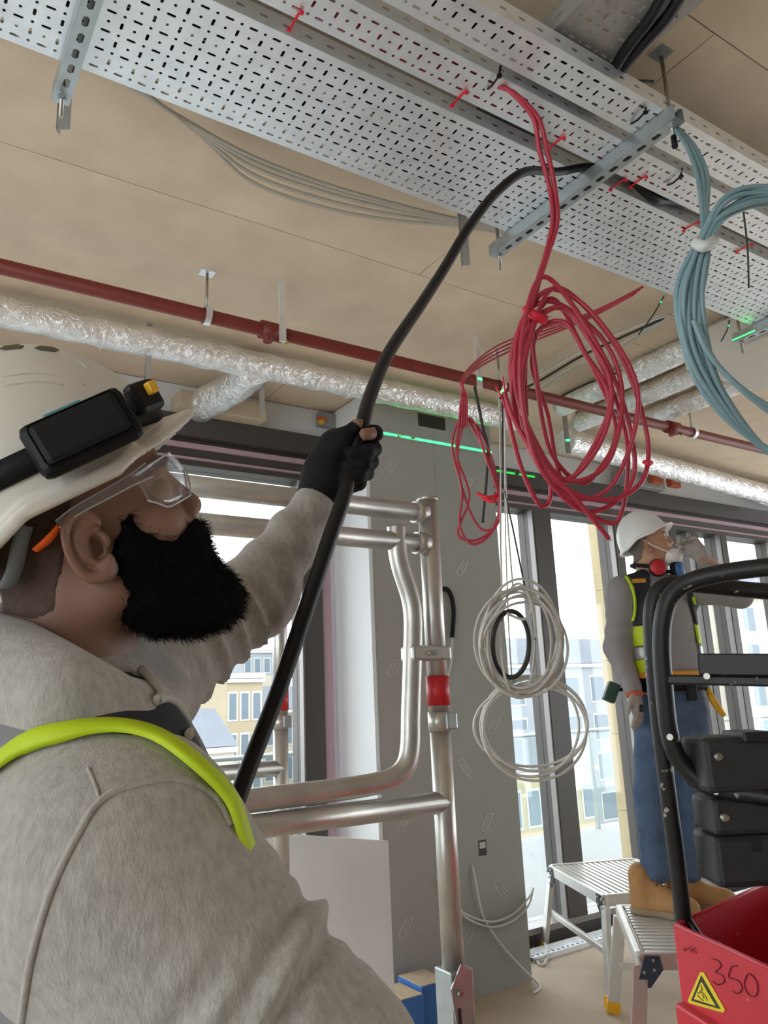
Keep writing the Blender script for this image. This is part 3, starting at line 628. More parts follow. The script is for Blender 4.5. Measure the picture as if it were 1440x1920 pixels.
# ------------------------------------------------------------------ board leaning by the pier, boxes, floor track
mat('white_board', '#c9c6c3', .6, var=.06, vscale=5)
bs = 3.05; TL, TRc = at(470, 1560, bs), at(728, 1577, bs); n = np.cross(TRc-TL, (0, 0, 1.)); n /= np.linalg.norm(n); n[2] = 0
if n@(CAM-TL) < 0: n = -n
bl0, br0 = TL.copy(), TRc.copy(); bl0[2] = br0[2] = 0.0; bl0[:2] += n[:2]*.16; br0[:2] += n[:2]*.16
mb = MB(); off = -n*.012
mb.add([bl0, br0, TRc, TL, bl0+off, br0+off, TRc+off, TL+off], [(0, 1, 2, 3), (5, 4, 7, 6), (0, 4, 5, 1), (1, 5, 6, 2), (2, 6, 7, 3), (3, 7, 4, 0)])
mb.build('spare_board', 'white_board', None, 'dirty white sheet of board leaning behind the scaffold, low by the pier', 'board')
mat('blue_card', '#2f66ad', .6, var=.05, vscale=6); mat('card_top', '#b8a58c', .8)
QX = [ony(x, 1890, 3.3) for x in (735, 796, 799, 850)]; QH = ony(790, 1866, 3.3)[2]
for x0, y0, w, d, h, lab in ((QX[0][0], 3.3, QX[1][0]-QX[0][0], .2, QH, 'blue cardboard box on the floor by the pier, beside the sleeve'), (QX[2][0], 3.33, QX[3][0]-QX[2][0], .2, QH+.02, 'blue cardboard box on the floor by the pier, behind the scaffold leg')):
    g = empty('cardboard_box', (x0+w/2, y0+d/2, 0), lab, 'box', 'blue boxes by the pier')
    MB().cube((x0, y0, 0), (x0+w, y0+d, h), .003).build('carton', 'blue_card', g)
    MB().cube((x0+.004, y0+.004, h-.001), (x0+w*.5-.002, y0+d-.004, h+.004)).build('flap', 'card_top', g); MB().cube((x0+w*.5+.002, y0+.004, h-.001), (x0+w-.004, y0+d-.004, h+.004)).build('flap', 'card_top', g)
tk = empty('floor_track', (4.6, 3.86, 0), 'perforated galvanised floor track lying along the window base', 'metal track')
plate((65, 1), .042, .05, lambda i, j: (.012, .010), lambda s, u: (3.42+s, 3.80+u, .028), .002, 'web', 'galv', tk)
MB().cube((3.42, 3.798, 0), (6.15, 3.801, .03)).build('leg', 'galv', tk); MB().cube((3.42, 3.849, 0), (6.15, 3.852, .06)).build('leg', 'galv', tk)
MB().cube((3.42, 3.853, 0), (6.15, 3.90, .004)).build('base_flange', 'galv', tk)
# ------------------------------------------------------------------ hop-up work platforms
mat('alu_bright', '#d2d0ca', .4, metal=.5, var=.06, vscale=20); mat('navy_plastic', '#1d2a3a', .5); mat('yellow_foot', '#e0a415', .5); mat('pink_reflection', '#a98c88', .5, metal=.4)  # pink tone of the front beam and legs is a painted reflection
def hopup(c0, e1, L1, e2, L2, h, label, nr=15, splay=.07, front='pink_reflection'):
    """c0 near-left top corner, ridges run along e1"""
    e1 = np.array([e1[0], e1[1], 0.]); e1 /= np.linalg.norm(e1); e2 = np.array([e2[0], e2[1], 0.])-e1*(e1@np.array([e2[0], e2[1], 0.])); e2 /= np.linalg.norm(e2)
    c0 = np.array([c0[0], c0[1], h]); g = empty('step_platform', c0*[1, 1, 0]+e1*L1/2+e2*L2/2, label, 'work platform', 'aluminium hop-up platforms')
    ax = [e1, e2, np.array([0, 0, 1.])]; pt = lambda a, b, z: c0+e1*a+e2*b+np.array([0, 0, z-h])
    MB().box(pt(L1/2, L2/2, h-.022), (L1-.02, L2-.02, .012), ax).build('deck', 'alu_bright', g)
    src = None
    for k in range(nr):
        b = .03+(L2-.06)*k/(nr-1); p = pt(L1/2, b, h-.009)
        MB().box(p, (L1-.05, (L2-.06)/nr*.62, .016), ax).build('tread_ridge', 'alu_bright', g)
    for b in (0.0, L2): MB().box(pt(L1/2, b, h-.028), (L1, .025, .058), ax, .004).build('edge_beam', 'alu_bright' if b else front, g)
    for a in (0.0, L1): MB().box(pt(a, L2/2, h-.026), (.035, L2, .06), ax, .010).build('end_beam', 'alu_bright', g)
    for a, sa in ((0.0, -1), (L1, 1)):
        for b, sb2 in ((0.0, -1), (L2, 1)):
            top = pt(a, b, h-.05); bot = pt(a+sa*splay, b+sb2*splay*.8, .03); d = (top-bot)/np.linalg.norm(top-bot)
            lx = np.cross(d, e1); lx /= np.linalg.norm(lx); ly = np.cross(d, lx)
            lg = MB().box((top+bot)/2, (np.linalg.norm(top-bot), .028, .058), [d, lx, ly], .003).build('leg', front if b == 0 else 'alu_bright', g)
            MB().box(bot-d*.002, (.055, .036, .066), [d, lx, ly], .004).build('foot', 'yellow_foot', lg)
            pl = MB(); pl.prism([(-.02*sa, .03), (.075*-sa, .03), (.085*-sa, -.02), (.03*-sa, -.085), (-.025*-sa, -.085)][::(1 if sa < 0 else -1)], pt(a, b+sb2*.0145, h-.035), e1, (0, 0, 1.), .005*1)
            bk = pl.build('corner_bracket', 'navy_plastic', g)
            for q, (ra, rz) in enumerate(((.0, .015), (.05, .015), (.01, -.03), (.05, -.02), (.01, -.065))):
                c = pt(a-sa*ra, b+sb2*.018, h-.035+rz); MB().cyl(c-e2*sb2*.012, c+e2*sb2*.006, .006, 8).build('rivet', 'steel_rod', bk)
    for b in (0.02, L2-.02):
        MB().box(pt(L1/2, b+(-.03 if b < .1 else .03), h*.45), (L1+splay*.9, .022, .032), ax, .003).build('brace', 'alu_bright', g)
    return g
HS = .5
a, b = onz(1198, 1787, HS), onz(1160, 1697, HS); e2 = b-a; hopup(a, (e2[1], -e2[0]), .80, e2, np.linalg.norm(e2), HS, 'scuffed aluminium step platform under the masked worker, nearer of the two', 15)
a, b, c = onz(1133, 1678, HS), onz(1032, 1622, HS), onz(1200, 1607, HS); e = b-a; hopup(a, e, np.linalg.norm(e), (c-b), .56, HS, 'aluminium step platform by the window, farther of the two', 15, front='alu_bright')
# ------------------------------------------------------------------ low level lift at the right edge
def speck_mat(name, base, speck, scale, lo, hi):
    m = mat(name, base, .45, var=.01, vscale=scale); r = [n for n in m.node_tree.nodes if n.type == 'VALTORGB'][0]
    r.color_ramp.elements[0].position = lo; r.color_ramp.elements[1].position = hi; r.color_ramp.elements[0].color = (*lin(base), 1); r.color_ramp.elements[1].color = (*lin(speck), 1)
speck_mat('lift_black', '#17181a', '#a8a49a', 38, .66, .69); speck_mat('lift_red', '#c81f33', '#d9727c', 26, .70, .73)
mat('lift_box', '#2b2c2f', .55, var=.08, vscale=20, bump=.15, bscale=200); mat('marker_ink', '#5a1420', .7); mat('sticker_yellow', '#e6cf23', .45); mat('sticker_black', '#1d1c14', .5); mat('emboss', '#1d1e20', .5)
DLf = 1.5
nhv = RW@np.array([0, 0, 1.]); nhv[2] = 0; nhv /= np.linalg.norm(nhv); rtv = np.array([nhv[1], -nhv[0], 0])
c0 = at(1268, 1735, DLf); v1 = -(RW@np.array([395-720, 1328-960, FPX])); v1[2] = 0; v1 /= np.linalg.norm(v1); v2_ = np.array([.985, .17, 0.]); v2_ /= np.linalg.norm(v2_); ZU = np.array([0, 0, 1.])
lift = empty('access_lift', (c0+v1*.25+v2_*.3)*[1, 1, 0], 'small black and red access lift with guard rails at the right edge', 'lift')
def slab(o, a, la, b, lb, th, name, m, parent):
    n = np.cross(a, b); n /= np.linalg.norm(n); mb = MB(); mb.prism([(0, 0), (la, 0), (la, lb), (0, lb)], o, a, b, th); return mb.build(name, m, parent)
fn = np.cross(v1, ZU); fn /= np.linalg.norm(fn)
if fn@(CAM-c0) < 0: fn = -fn
binp = empty('bin', (0, 0, 0)); bpy.data.objects.remove(binp)
HB = .34; zb0 = c0-ZU*HB
front = slab(zb0+v1*0, v1, .50, ZU, HB, .006, 'front_panel', 'lift_red', lift)
slab(zb0, v2_, .62, ZU, HB, .006, 'rear_panel', 'lift_red', lift)
slab(zb0+v1*.5, v2_, .62, ZU, HB, .006, 'side_panel', 'lift_red', lift)
slab(zb0+v2_*.62, v1, .50, ZU, HB, .006, 'end_panel', 'lift_red', lift)
slab(zb0+ZU*.06, v1, .5, v2_, .62, .006, 'platform_floor', 'lift_black', lift)
for o_, a_, l_ in ((c0, v1, .5), (c0, v2_, .62)): MB().tube([o_, o_+a_*l_], .005, 8).build('rolled_edge', 'lift_red', lift)
MB().tube([c0, c0-ZU*HB], .006, 8).build('corner_fold', 'lift_red', lift)
MB().box(c0-ZU*.155+v1*.25+fn*.012, (.5, .024, .05), [v1, fn, ZU], .006).build('bumper', 'lift_red', lift)
# chassis below the frame
bc_ = c0+v1*.25+v2_*.31
MB().box([bc_[0], bc_[1], .44], (.20, .20, c0[2]-HB-.10), [v2_, np.cross(ZU, v2_), ZU], .01).build('mast', 'lift_black', lift)
MB().box([bc_[0], bc_[1], .10], (.62, .5, .10), [v2_, np.cross(ZU, v2_), ZU], .02).build('chassis', 'lift_red', lift)
for a in (-.26, .26):
    for b in (-.24, .24):
        p = np.array([bc_[0], bc_[1], .06])+v2_*a+np.cross(ZU, v2_)*b; MB().lathe(p-np.cross(ZU, v2_)*.02, [(.055, 0), (.06, .006), (.06, .034), (.055, .04)], 18, axis=np.cross(ZU, v2_)).build('wheel', 'black_plastic', lift)
# guard rails
Rr = .0165
out = [at(1286, 1775, 1.53), at(1272, 1640, 1.535), at(1250, 1470, 1.545), at(1232, 1320, 1.555), at(1222, 1200, 1.565), at(1222, 1145, 1.57), at(1232, 1112, 1.575), at(1256, 1095, 1.58), at(1300, 1096, 1.585), at(1370, 1103, 1.58), at(1450, 1110, 1.56), at(1560, 1120, 1.54)]
MB().tube(catmull(out, 8), Rr, 16).build('guard_rail', 'lift_black', lift)
inn = [at(1560, 1050, 1.38), at(1450, 1062, 1.42), at(1370, 1072, 1.45), at(1300, 1088, 1.48), at(1262, 1112, 1.5), at(1245, 1150, 1.505), at(1240, 1210, 1.505), at(1246, 1300, 1.50), at(1254, 1370, 1.495), at(1268, 1415, 1.49), at(1295, 1450, 1.48), at(1335, 1476, 1.46), at(1400, 1488, 1.43), at(1480, 1500, 1.40), at(1560, 1510, 1.37)]
MB().tube(catmull(inn, 8), Rr*1.05, 16).build('guard_rail', 'lift_black', lift)
MB().tube(catmull([at(1290, 1722, 1.53), at(1305, 1745, 1.48), at(1325, 1775, 1.42)], 5), .007, 8).build('cable_stub', 'black_plastic', lift)
def bar(pa, pb, da, db, w, h, name, m, bev=.004):
    a, b = at(*pa, da), at(*pb, db); d = b-a; L = np.linalg.norm(d); d /= L; s = np.cross(d, ZU); s /= np.linalg.norm(s); return MB().box((a+b)/2, (L, w, h), [d, s, np.cross(s, d)], bev).build(name, m, lift)
bar((1250, 1274), (1560, 1280), 1.50, 1.38, .03, .019, 'cross_bar', 'lift_black')
bar((1310, 1246), (1560, 1248), 1.47, 1.38, .05, .040, 'gate_bracket', 'lift_black', .003)
for px, py in ((1325, 1268), (1398, 1270), (1256, 1382), (1342, 1484)): p = at(px, py, 1.44); MB().cyl(p, p-nhv*.0 + (CAM-p)/np.linalg.norm(CAM-p)*.006, .006, 10).build('bolt', 'steel_rod', lift)
def face_box(x0, y0, x1, y1, d, th, name, m, bev):
    p = at((x0+x1)/2, (y0+y1)/2, d); k = d/FPX; return MB().box(p+nhv*th/2, ((x1-x0)*k, th, (y1-y0)*k), [rtv, nhv, ZU], bev).build(name, m, lift)
cb = face_box(1322, 1382, 1540, 1482, 1.42, .12, 'control_box', 'lift_box', .012)
face_box(1395, 1372, 1450, 1392, 1.42, .10, 'carry_notch', 'emboss', .004)
face_box(1338, 1496, 1540, 1562, 1.43, .11, 'battery_case', 'lift_box', .010); face_box(1342, 1566, 1540, 1660, 1.43, .11, 'battery_case', 'lift_box', .012)
for px, py in ((1347, 1419), (1359, 1533)): p = at(px, py, 1.42); MB().lathe(p+nhv*.004, [(.008, 0), (.008, .008), (.005, .011)], 14, axis=-nhv).build('bolt', 'steel_rod', lift)
# embossed mark on the case
p = at(1418, 1586, 1.43)-nhv*.0015; k = 1.43/FPX
MB().tube([p+rtv*a*k+ZU*b*k for a, b in ((-9, -9), (9, -9), (9, 9), (-9, 9))], .0008, 4, closed=True).build('embossed_mark', 'emboss', lift)
MB().tube([p+rtv*a*k+ZU*b*k for a, b in ((-5, -5), (5, -5), (0, 5))], .0008, 4, closed=True).build('embossed_mark', 'emboss', lift)
# warning triangle and marker writing on the red front
def onf(px, py, out=.0008): return on_plane(px, py, fn, c0+fn*(.0065 if fn@np.cross(v1, ZU) > 0 else .0005))+fn*out
def flat_poly(P, m, name, out, parent=front, th=.0006):
    V = [onf(x, y, out) for x, y in P]; n = len(V); W = V+[v-fn*th for v in V]; return mesh_obj(name, W, [tuple(range(n)), tuple(range(2*n-1, n-1, -1))]+[(i, (i+1) % n, n+(i+1) % n, n+i) for i in range(n)], m, parent)
flat_poly([(1313, 1823), (1320, 1823), (1360, 1893), (1357, 1899), (1293, 1881), (1290, 1876)], 'sticker_yellow', 'warning_sticker', .0008)
flat_poly([(1316, 1829), (1352, 1892), (1297, 1876)], 'sticker_black', 'warning_border', .0016)
flat_poly([(1317, 1840), (1344, 1886), (1303, 1873)], 'sticker_yellow', 'warning_field', .0024)
for s in ([(1317, 1846), (1319, 1856), (1316, 1858)], [(1311, 1862), (1318, 1860), (1326, 1868), (1329, 1876)], [(1311, 1866), (1316, 1872), (1322, 1876)], [(1320, 1864), (1323, 1872)]):
    MB().tube(catmull([onf(x, y, .0032) for x, y in s], 4), .0007, 5).build('warning_symbol', 'sticker_black', front)
wr_ = [[(1335, 1797), (1348, 1802), (1352, 1812), (1342, 1822), (1355, 1829), (1358, 1841), (1346, 1846), (1338, 1840)],
       [(1383, 1811), (1372, 1813), (1367, 1832), (1383, 1838), (1392, 1851), (1384, 1863), (1374, 1858)],
       [(1403, 1826), (1396, 1842), (1402, 1862), (1414, 1869), (1421, 1858), (1418, 1838), (1406, 1825)],
       [(1283, 1776), (1286, 1784)], [(1281, 1781), (1289, 1779)], [(1298, 1775), (1293, 1776), (1293, 1780), (1298, 1782), (1296, 1786)], [(1306, 1778), (1301, 1778), (1301, 1782), (1306, 1785), (1303, 1788)]]
for q in wr_: MB().tube(catmull([onf(x, y, .0006) for x, y in q], 4), .0009 if len(q) > 6 else .0006, 5).build('marker_writing', 'marker_ink', front)
# ------------------------------------------------------------------ people
mat('skin_brown', '#85604f', .55, var=.06, vscale=30, bump=.05, bscale=300); mat('skin_tan', '#b5886c', .55, var=.06, vscale=30)
mat('beard_black', '#060505', .85, spec=.15); mat('hair_brown', '#4a362c', .8, var=.2, vscale=120); mat('hair_grey', '#6d645c', .8)
mat('helmet_white', '#c8c2b8', .32, var=.015, vscale=6); mat('helmet_white_b', '#e6e6e6', .35)
mat('marl_grey', '#97928b', .95, col2='#aca7a0', vscale=160, bump=.22, bscale=420, sheen=.3, detail=3, stretch=(1, 1, .45)); mat('shirt_grey', '#8e8a8c', .9, var=.05, vscale=20)
mat('vest_grey', '#7d7d80', .7); mat('vest_navy', '#20242d', .8); mat('hi_vis', '#b9d012', .6); mat('reflective', '#b9babb', .35, metal=.4)
mat('glove_black', '#111113', .7, spec=.2, bump=.12, bscale=300); mat('glove_cuff', '#6b4a34', .8); mat('glove_grey', '#a09890', .8, var=.12, vscale=30)
mat('denim', '#485a75', .9, var=.22, vscale=14, bump=.2, bscale=300); mat('trouser_dark', '#2b2d33', .9); mat('boot_tan', '#a5794a', .75, var=.12, vscale=20, bump=.15, bscale=60); mat('boot_sole', '#8a7a62', .85); mat('lace_brown', '#5c4a34', .8); mat('boot_black', '#1c1b1b', .6)
mat('orange_tip', '#ff6a1a', .5); mat('strap_grey', '#6f7577', .6); mat('mask_white', '#e8e4df', .8); mat('muff_red', '#b8202a', .4); mat('belt_black', '#101012', .6, spec=.25); mat('tape_orange', '#d6922c', .6); mat('tool_yellow', '#d9a320', .5); mat('meter_green', '#2c4a40', .5); mat('muff_blue', '#3f6fae', .5); mat('lamp_teal', '#3f7f80', .5); mat('vent_dark', '#57503f', .9); mat('eye_white', '#d8d2c8', .3); mat('cord_grey', '#b0aaa0', .9)
clear_mat('clear_plastic', (.93, .93, .94), .14, .05); mat('clear_edge', '#c9c6c8', .25)
def cc(px, py, d): return np.array([(px-720)*d/FPX, -(py-960)*d/FPX, d])
def c2w(V): V = np.atleast_2d(V); return CAM+(V*np.array([1, -1, 1]))@RW.T
class Head:      # head-local frame: f forward, u up, l to the wearer's left; origin between the ear canals
    def __init__(s, O, F, U, L, k=1.0): s.O, s.F, s.U, s.L, s.k = [np.array(x, float) for x in (O, F, U, L)]+[k]
    def __call__(s, V): V = np.atleast_2d(np.asarray(V, float))*s.k; return s.O+V[:, :1]*s.F+V[:, 1:2]*s.U+V[:, 2:]*s.L
    def ax(s): return [s.F, s.U, s.L]
def head_sdf(X, Y, Z, neck_to):
    A = np.abs(Z)
    d = ell(X, Y, Z, (-.005, .055, 0), (.098, .082, .077))
    d = smin(d, ell(X, Y, Z, (.045, -.02, 0), (.060, .085, .058)), .03)
    d = smin(d, ell(X, Y, Z, (.055, .065, 0), (.052, .05, .062)), .02)
    d = smin(d, cap(X, Y, A, (.0, -.05, .05), (.078, -.088, 0.0), .022, .024), .025)
    d = smin(d, ell(X, Y, A, (.070, -.010, .040), (.028, .024, .020)), .015)
    d = smin(d, ell(X, Y, A, (.092, .040, .026), (.016, .009, .022)), .012)
    d = smax(d, -ell(X, Y, A, (.107, .021, .033), (.013, .012, .017)), .008)
    d = smin(d, ell(X, Y, A, (.088, .020, .032), (.014, .012, .015)), .003)
    d = smin(d, cap(X, Y, Z, (.100, .030, 0), (.112, -.008, 0), .0085, .0115), .010)
    d = smin(d, ell(X, Y, Z, (.1115, -.012, 0), (.0115, .0105, .012)), .006)
    d = smin(d, ell(X, Y, A, (.104, -.018, .011), (.011, .008, .007)), .004)
    d = smin(d, ell(X, Y, Z, (.102, -.045, 0), (.011, .006, .022)), .006); d = smin(d, ell(X, Y, Z, (.100, -.057, 0), (.011, .007, .019)), .004)
    d = smin(d, cap(X, Y, Z, (-.03, -.03, 0), neck_to[0], .066, .066), .03)
    d = smin(d, cap(X, Y, Z, neck_to[0], neck_to[1], .066, .085), .03)
    # ears
    df, du = X-.002-(Y-.004)*.12, Y-.004; aw = .085-.30*df
    q = np.sqrt((df/.62)**2+(du*.92)**2)
    op = np.clip((.012-df)/.010, 0, 1)+np.clip((du-.006)/.01, 0, 1)+np.clip((-.012-du)/.01, 0, 1); op = 1-np.clip(op, 0, 1)
    e = np.sqrt(((q-.0295)*.85)**2+(A-aw-.001)**2)-.0052+op*.006
    e = smin(e, ell(df, du, A-aw, (.0, 0, -.006), (.0175, .030, .0055)), .004)
    e = smin(e, np.sqrt(((np.sqrt(((df-.003)/.62)**2+(du-.001)**2)-.0185)*.9)**2+(A-aw+.0015)**2)-.0036+op*.006, .003)
    e = smin(e, ell(df, du, A-aw, (.009, -.030, -.003), (.010, .010, .0058)), .006)
    e = smin(e, ell(df, du, A-aw, (.0165, -.003, -.001), (.0042, .0085, .006)), .003)
    d = smin(d, e, .005)
    return smax(d, -ell(df, du, A-aw, (.0065, -.006, .001), (.0075, .0125, .0125)), .003)
def strip_ring(pts, w, th, axis_up):
    """flat closed band through pts, width w along axis_up, thickness th"""
    P = np.array(pts); n = len(P); c = P.mean(0); mb = MB(); V = []; up = np.array(axis_up)/np.linalg.norm(axis_up)
    for p in P:
        o = p-c; o -= up*(o@up); o /= np.linalg.norm(o)
        V += [p-up*w/2, p+up*w/2, p+up*w/2+o*th, p-up*w/2+o*th]
    F = []
    for i in range(n):
        j = (i+1) % n
        for a in range(4): b = (a+1) % 4; F.append((i*4+a, i*4+b, j*4+b, j*4+a)[::-1])
    mb.add(V, F, True); return mb
HELM = None
def helmet_mesh():
    global HELM
    if HELM is None:
        cu, rf, ru, rl = .055, .137, .165, .118
        def f(X, Y, Z):
            o = ell(X, Y, Z, (-.006, cu, 0), (rf, ru, rl)); i = ell(X, Y, Z, (-.006, cu, 0), (rf-.006, ru-.006, rl-.006))
            rib = np.exp(-((np.abs(Z)-.028)/.008)**2)*.0028*(Y > .12)
            low = .050+.030*np.clip((X-.06)/.06, 0, 1)-.022*np.clip((-X-.03)/.06, 0, 1)
            sh = np.maximum(np.maximum(o-rib, -i), low-Y)
            # gutter rim and peak
            r = np.sqrt((X+.006)**2/(rf+.004)**2+Z**2/(rl+.004)**2); rim = np.maximum(np.abs(r-1)*rl-.006, np.abs(Y-low-.006)-.007); rim = np.maximum(rim, X-.085)
            out = np.sqrt((X-.03)**2/(.133)**2+Z**2/(.112)**2); inn = np.sqrt((X+.006)**2/(rf-.005)**2+Z**2/(rl-.005)**2)
            pk = np.maximum(np.maximum(np.abs(Y-(.083-.10*(X-.12)-2.6*Z**2))*.93-.0042, (out-1)*.11), np.maximum((1-inn)*.1, .05-X))
            return smin(smin(sh, rim, .004), pk, .006)
        HELM = surface_nets(f, (-.16, .0, -.135), (.18, .235, .135), .0027)
    return HELM
def lap(V, F, it):
    for _ in range(it):
        s = np.zeros_like(V); k = np.zeros(len(V))
        for a in range(4):
            i, j = F[:, a], F[:, (a+1) % 4]; np.add.at(s, i, V[j]); np.add.at(k, i, 1)
        V = .5*V+.5*s/np.maximum(k, 1)[:, None]
    return V
def limb(P, r, seg=12): mb = MB(); mb.tube(catmull(P, 6), np.interp(np.linspace(0, 1, (len(P)-1)*6+1), np.linspace(0, 1, len(P)), r), seg); return np.array(mb.V), np.array([f for f in mb.F if len(f) == 4])
def join(parts):
    V = []; F = []; k = 0
    for v, f in parts: V.append(v); F.append(np.asarray(f)+k); k += len(v)
    return np.concatenate(V), np.concatenate(F)
# ---------------- the bearded worker in the foreground
yaw, pit = math.radians(20), math.radians(28)
F0 = np.array([math.cos(yaw), 0, math.sin(yaw)]); L0 = np.array([-math.sin(yaw), 0, math.cos(yaw)]); U0 = np.array([0, 1., 0])
Fh = math.cos(pit)*F0+math.sin(pit)*U0; Uh = -math.sin(pit)*F0+math.cos(pit)*U0; Oh = cc(165, 1030, .745)+.075*L0
toW = lambda v: (np.asarray(v)*np.array([1, -1, 1]))@RW.T
H1 = Head(c2w(Oh)[0], toW(Fh), toW(Uh), toW(L0))
def hl(px, py, l):
    r = np.array([(px-720)/FPX, -(py-960)/FPX, 1.]); t = ((Oh+l*L0)@L0)/(r@L0); p = r*t-Oh; return np.array([p@Fh, p@Uh, l])
DN = np.array([.0405, -.9705, -.2378])
NB = cc(135, 1262, .83)
base = c2w(NB)[0]; base[2] = 0
P1 = empty('person', base, 'bearded worker in grey hoodie and white helmet gripping the black cable', 'person')
LS, LE, LW = cc(225, 1290, .96), cc(478, 1118, 1.17), cc(600, 930, 1.26)
RS, RE, RH = cc(240, 1648, .635), cc(610, 2030, .60), cc(640, 2120, .86)
V, F = surface_nets(lambda X, Y, Z: head_sdf(X, Y, Z, ((-.085, -.105, 0), (-.135, -.20, 0))), (-.22, -.27, -.11), (.135, .15, .11), .0022)
V = H1(lap(V, F, 1))
PELV = NB+DN*.62+np.array([.02, 0, 0])
fing = [limb(c2w(np.array([LS, LE, LW, cc(640, 850, 1.27)])), [.045, .042, .026, .024]), limb(c2w(np.array([RS, RE, RH])), [.05, .042, .025]),
        limb(c2w(np.array([NB+DN*.02, NB+DN*.25, NB+DN*.6])), [.06, .11, .11]),
        limb(c2w(np.array([cc(640, 835, 1.245), cc(662, 808, 1.242), cc(671, 791, 1.243), cc(672, 786, 1.243)])), [.011, .0105, .0095, .004]),
        limb(c2w(np.array([cc(700, 812, 1.25), cc(691, 814, 1.232), cc(680, 815, 1.226), cc(676, 816, 1.226)])), [.0100, .0100, .0095, .004])]
V, F = join([(V, F)]+fing)
body = mesh_obj('body', V, F, 'skin_brown', P1, True)
for s in (-1, 1):
    c = H1([(.0915, .020, .032*s)])[0]; MB().lathe(c-H1.F*.0095, [(.001, 0), (.007, .001), (.0105, .005), (.0115, .0095), (.0105, .014), (.007, .0175), (.001, .019)], 12, axis=H1.F).build('eye', 'eye_white', body)
    MB().tube(H1(catmull([(.099, .040, .010*s), (.1075, .046, .026*s), (.094, .043, .048*s)], 5)), [.003]*3+[.0048]*6+[.003]*2, 8).build('eyebrow', 'hair_brown', P1)
# hair: closely cropped sides and nape
def hair_f(X, Y, Z):
    d = ell(X, Y, Z, (-.005, .055, 0), (.1003, .0845, .0795)); d = smin(d, cap(X, Y, Z, (-.03, -.03, 0), (-.085, -.105, 0), .0665, .066), .03)
    return np.maximum(np.maximum(d, X-(.052+.15*(Y-.02))), np.maximum(-.040-Y-.4*X*0, np.maximum(.018-Y-(-X-.012)*1.4, -1)))
Vh, Fh_ = surface_nets(hair_f, (-.15, -.06, -.1), (.11, .15, .1), .0024); mesh_obj('hair', H1(lap(Vh, Fh_, 3)), Fh_, 'hair_brown', P1, True)
# beard: outline with its own width, plus strands
bp = [(243, 962, -.07), (262, 985, -.066), (300, 1003, -.055), (340, 1000, -.03), (366, 988, 0), (376, 1003, 0), (386, 1040, 0), (402, 1060, 0), (432, 1088, 0), (446, 1115, 0), (438, 1145, 0), (405, 1166, 0), (350, 1178, -.01), (285, 1178, -.03), (238, 1160, -.05), (214, 1120, -.062), (212, 1070, -.07), (224, 1020, -.07), (233, 985, -.07)]
poly = np.array([hl(*q)[:2] for q in bp])
def poly_sd(X, Y, P):
    d = np.full(X.shape, 1e9, np.float32); inside = np.zeros(X.shape, bool); n = len(P)
    for i in range(n):
        a, b = P[i], P[(i+1) % n]; e = b-a; t = np.clip(((X-a[0])*e[0]+(Y-a[1])*e[1])/(e@e), 0, 1)
        d = np.minimum(d, np.hypot(X-a[0]-t*e[0], Y-a[1]-t*e[1]))
        c = ((a[1] > Y) != (b[1] > Y)) & (X < (b[0]-a[0])*(Y-a[1])/(b[1]-a[1]+1e-12)+a[0]); inside ^= c
    return np.where(inside, -d, d)
def beard_f(X, Y, Z):
    hw = np.clip(.0725-.35*np.clip(X-.03, 0, 1)-.12*np.clip(-.03-Y, 0, 1), .030, .074)
    return smax(poly_sd(X, Y, poly)-.0055, np.abs(Z)-hw, .020)+.0022*wob(X, Y, Z, 260)+.0016*wob(X, Y, Z, 520, 1.)
Vb, Fb = surface_nets(beard_f, (-.03, -.165, -.095), (.145, .03, .095), .003)
beard = mesh_obj('beard', H1(Vb), Fb, 'beard_black', P1, True)
r_ = np.random.default_rng(3); sel = r_.choice(len(Vb), 14000); SV = []; SF = []
cen = np.array([.05, -.06, 0])
for q in sel:
    p = Vb[q]; o = p-cen; o /= np.linalg.norm(o); d = o*.55+np.array([.25, -.7, 0])+r_.normal(0, .45, 3); d /= np.linalg.norm(d); Ls = r_.uniform(.005, .013); s = np.cross(d, r_.normal(0, 1, 3)); s /= np.linalg.norm(s)
    k = len(SV); p2 = p+d*Ls*.6+r_.normal(0, .0012, 3); SV += [p-s*.00028, p+s*.00028, p2+s*.0002, p2-s*.0002, p+d*Ls]; SF += [(k, k+1, k+2, k+3), (k+3, k+2, k+4, k+4)]
SF = [f if f[2] != f[3] else f[:3] for f in SF]
tag(mesh_obj('beard_strands', H1(np.array(SV)), SF, 'beard_black', beard, False), kind='stuff')
# helmet with lamp
Vq, Fq = helmet_mesh(); hel = mesh_obj('helmet', H1(lap(Vq, Fq, 2)), Fq, 'helmet_white', P1, True)
ring = [(-.006+.1375*math.cos(t)*.985, .094-.012*math.cos(t)*0, .1185*math.sin(t)*.985) for t in np.linspace(0, 2*math.pi, 48, endpoint=False)]
strip_ring(H1(ring), .024, .003, H1.U).build('lamp_strap', 'belt_black', hel)
lax = [H1.F*.995+H1.L*.08, H1.U*.95+H1.L*.30, None]; lax[0] /= np.linalg.norm(lax[0]); lax[1] -= lax[0]*(lax[1]@lax[0]); lax[1] /= np.linalg.norm(lax[1]); lax[2] = np.cross(lax[0], lax[1])
lc = H1([(.047, .096, -.1295)])[0]
MB().box(lc, (.096, .054, .020), lax, .008).build('lamp_body', 'black_plastic', hel)
MB().box(lc-lax[2]*(-.011 if (lax[2]@(CAM-lc)) > 0 else .011), (.082, .043, .008), lax, .006).build('lamp_face', 'belt_black', hel)
MB().box(lc+lax[1]*.026+lax[0]*(-.005), (.035, .004, .012), lax, .001).build('lamp_trim', 'lamp_teal', hel)
c = H1([(.113, .105, -.096)])[0]; bax = [H1.F*.8+H1.L*.6, H1.U, H1.L*.8-H1.F*.6]
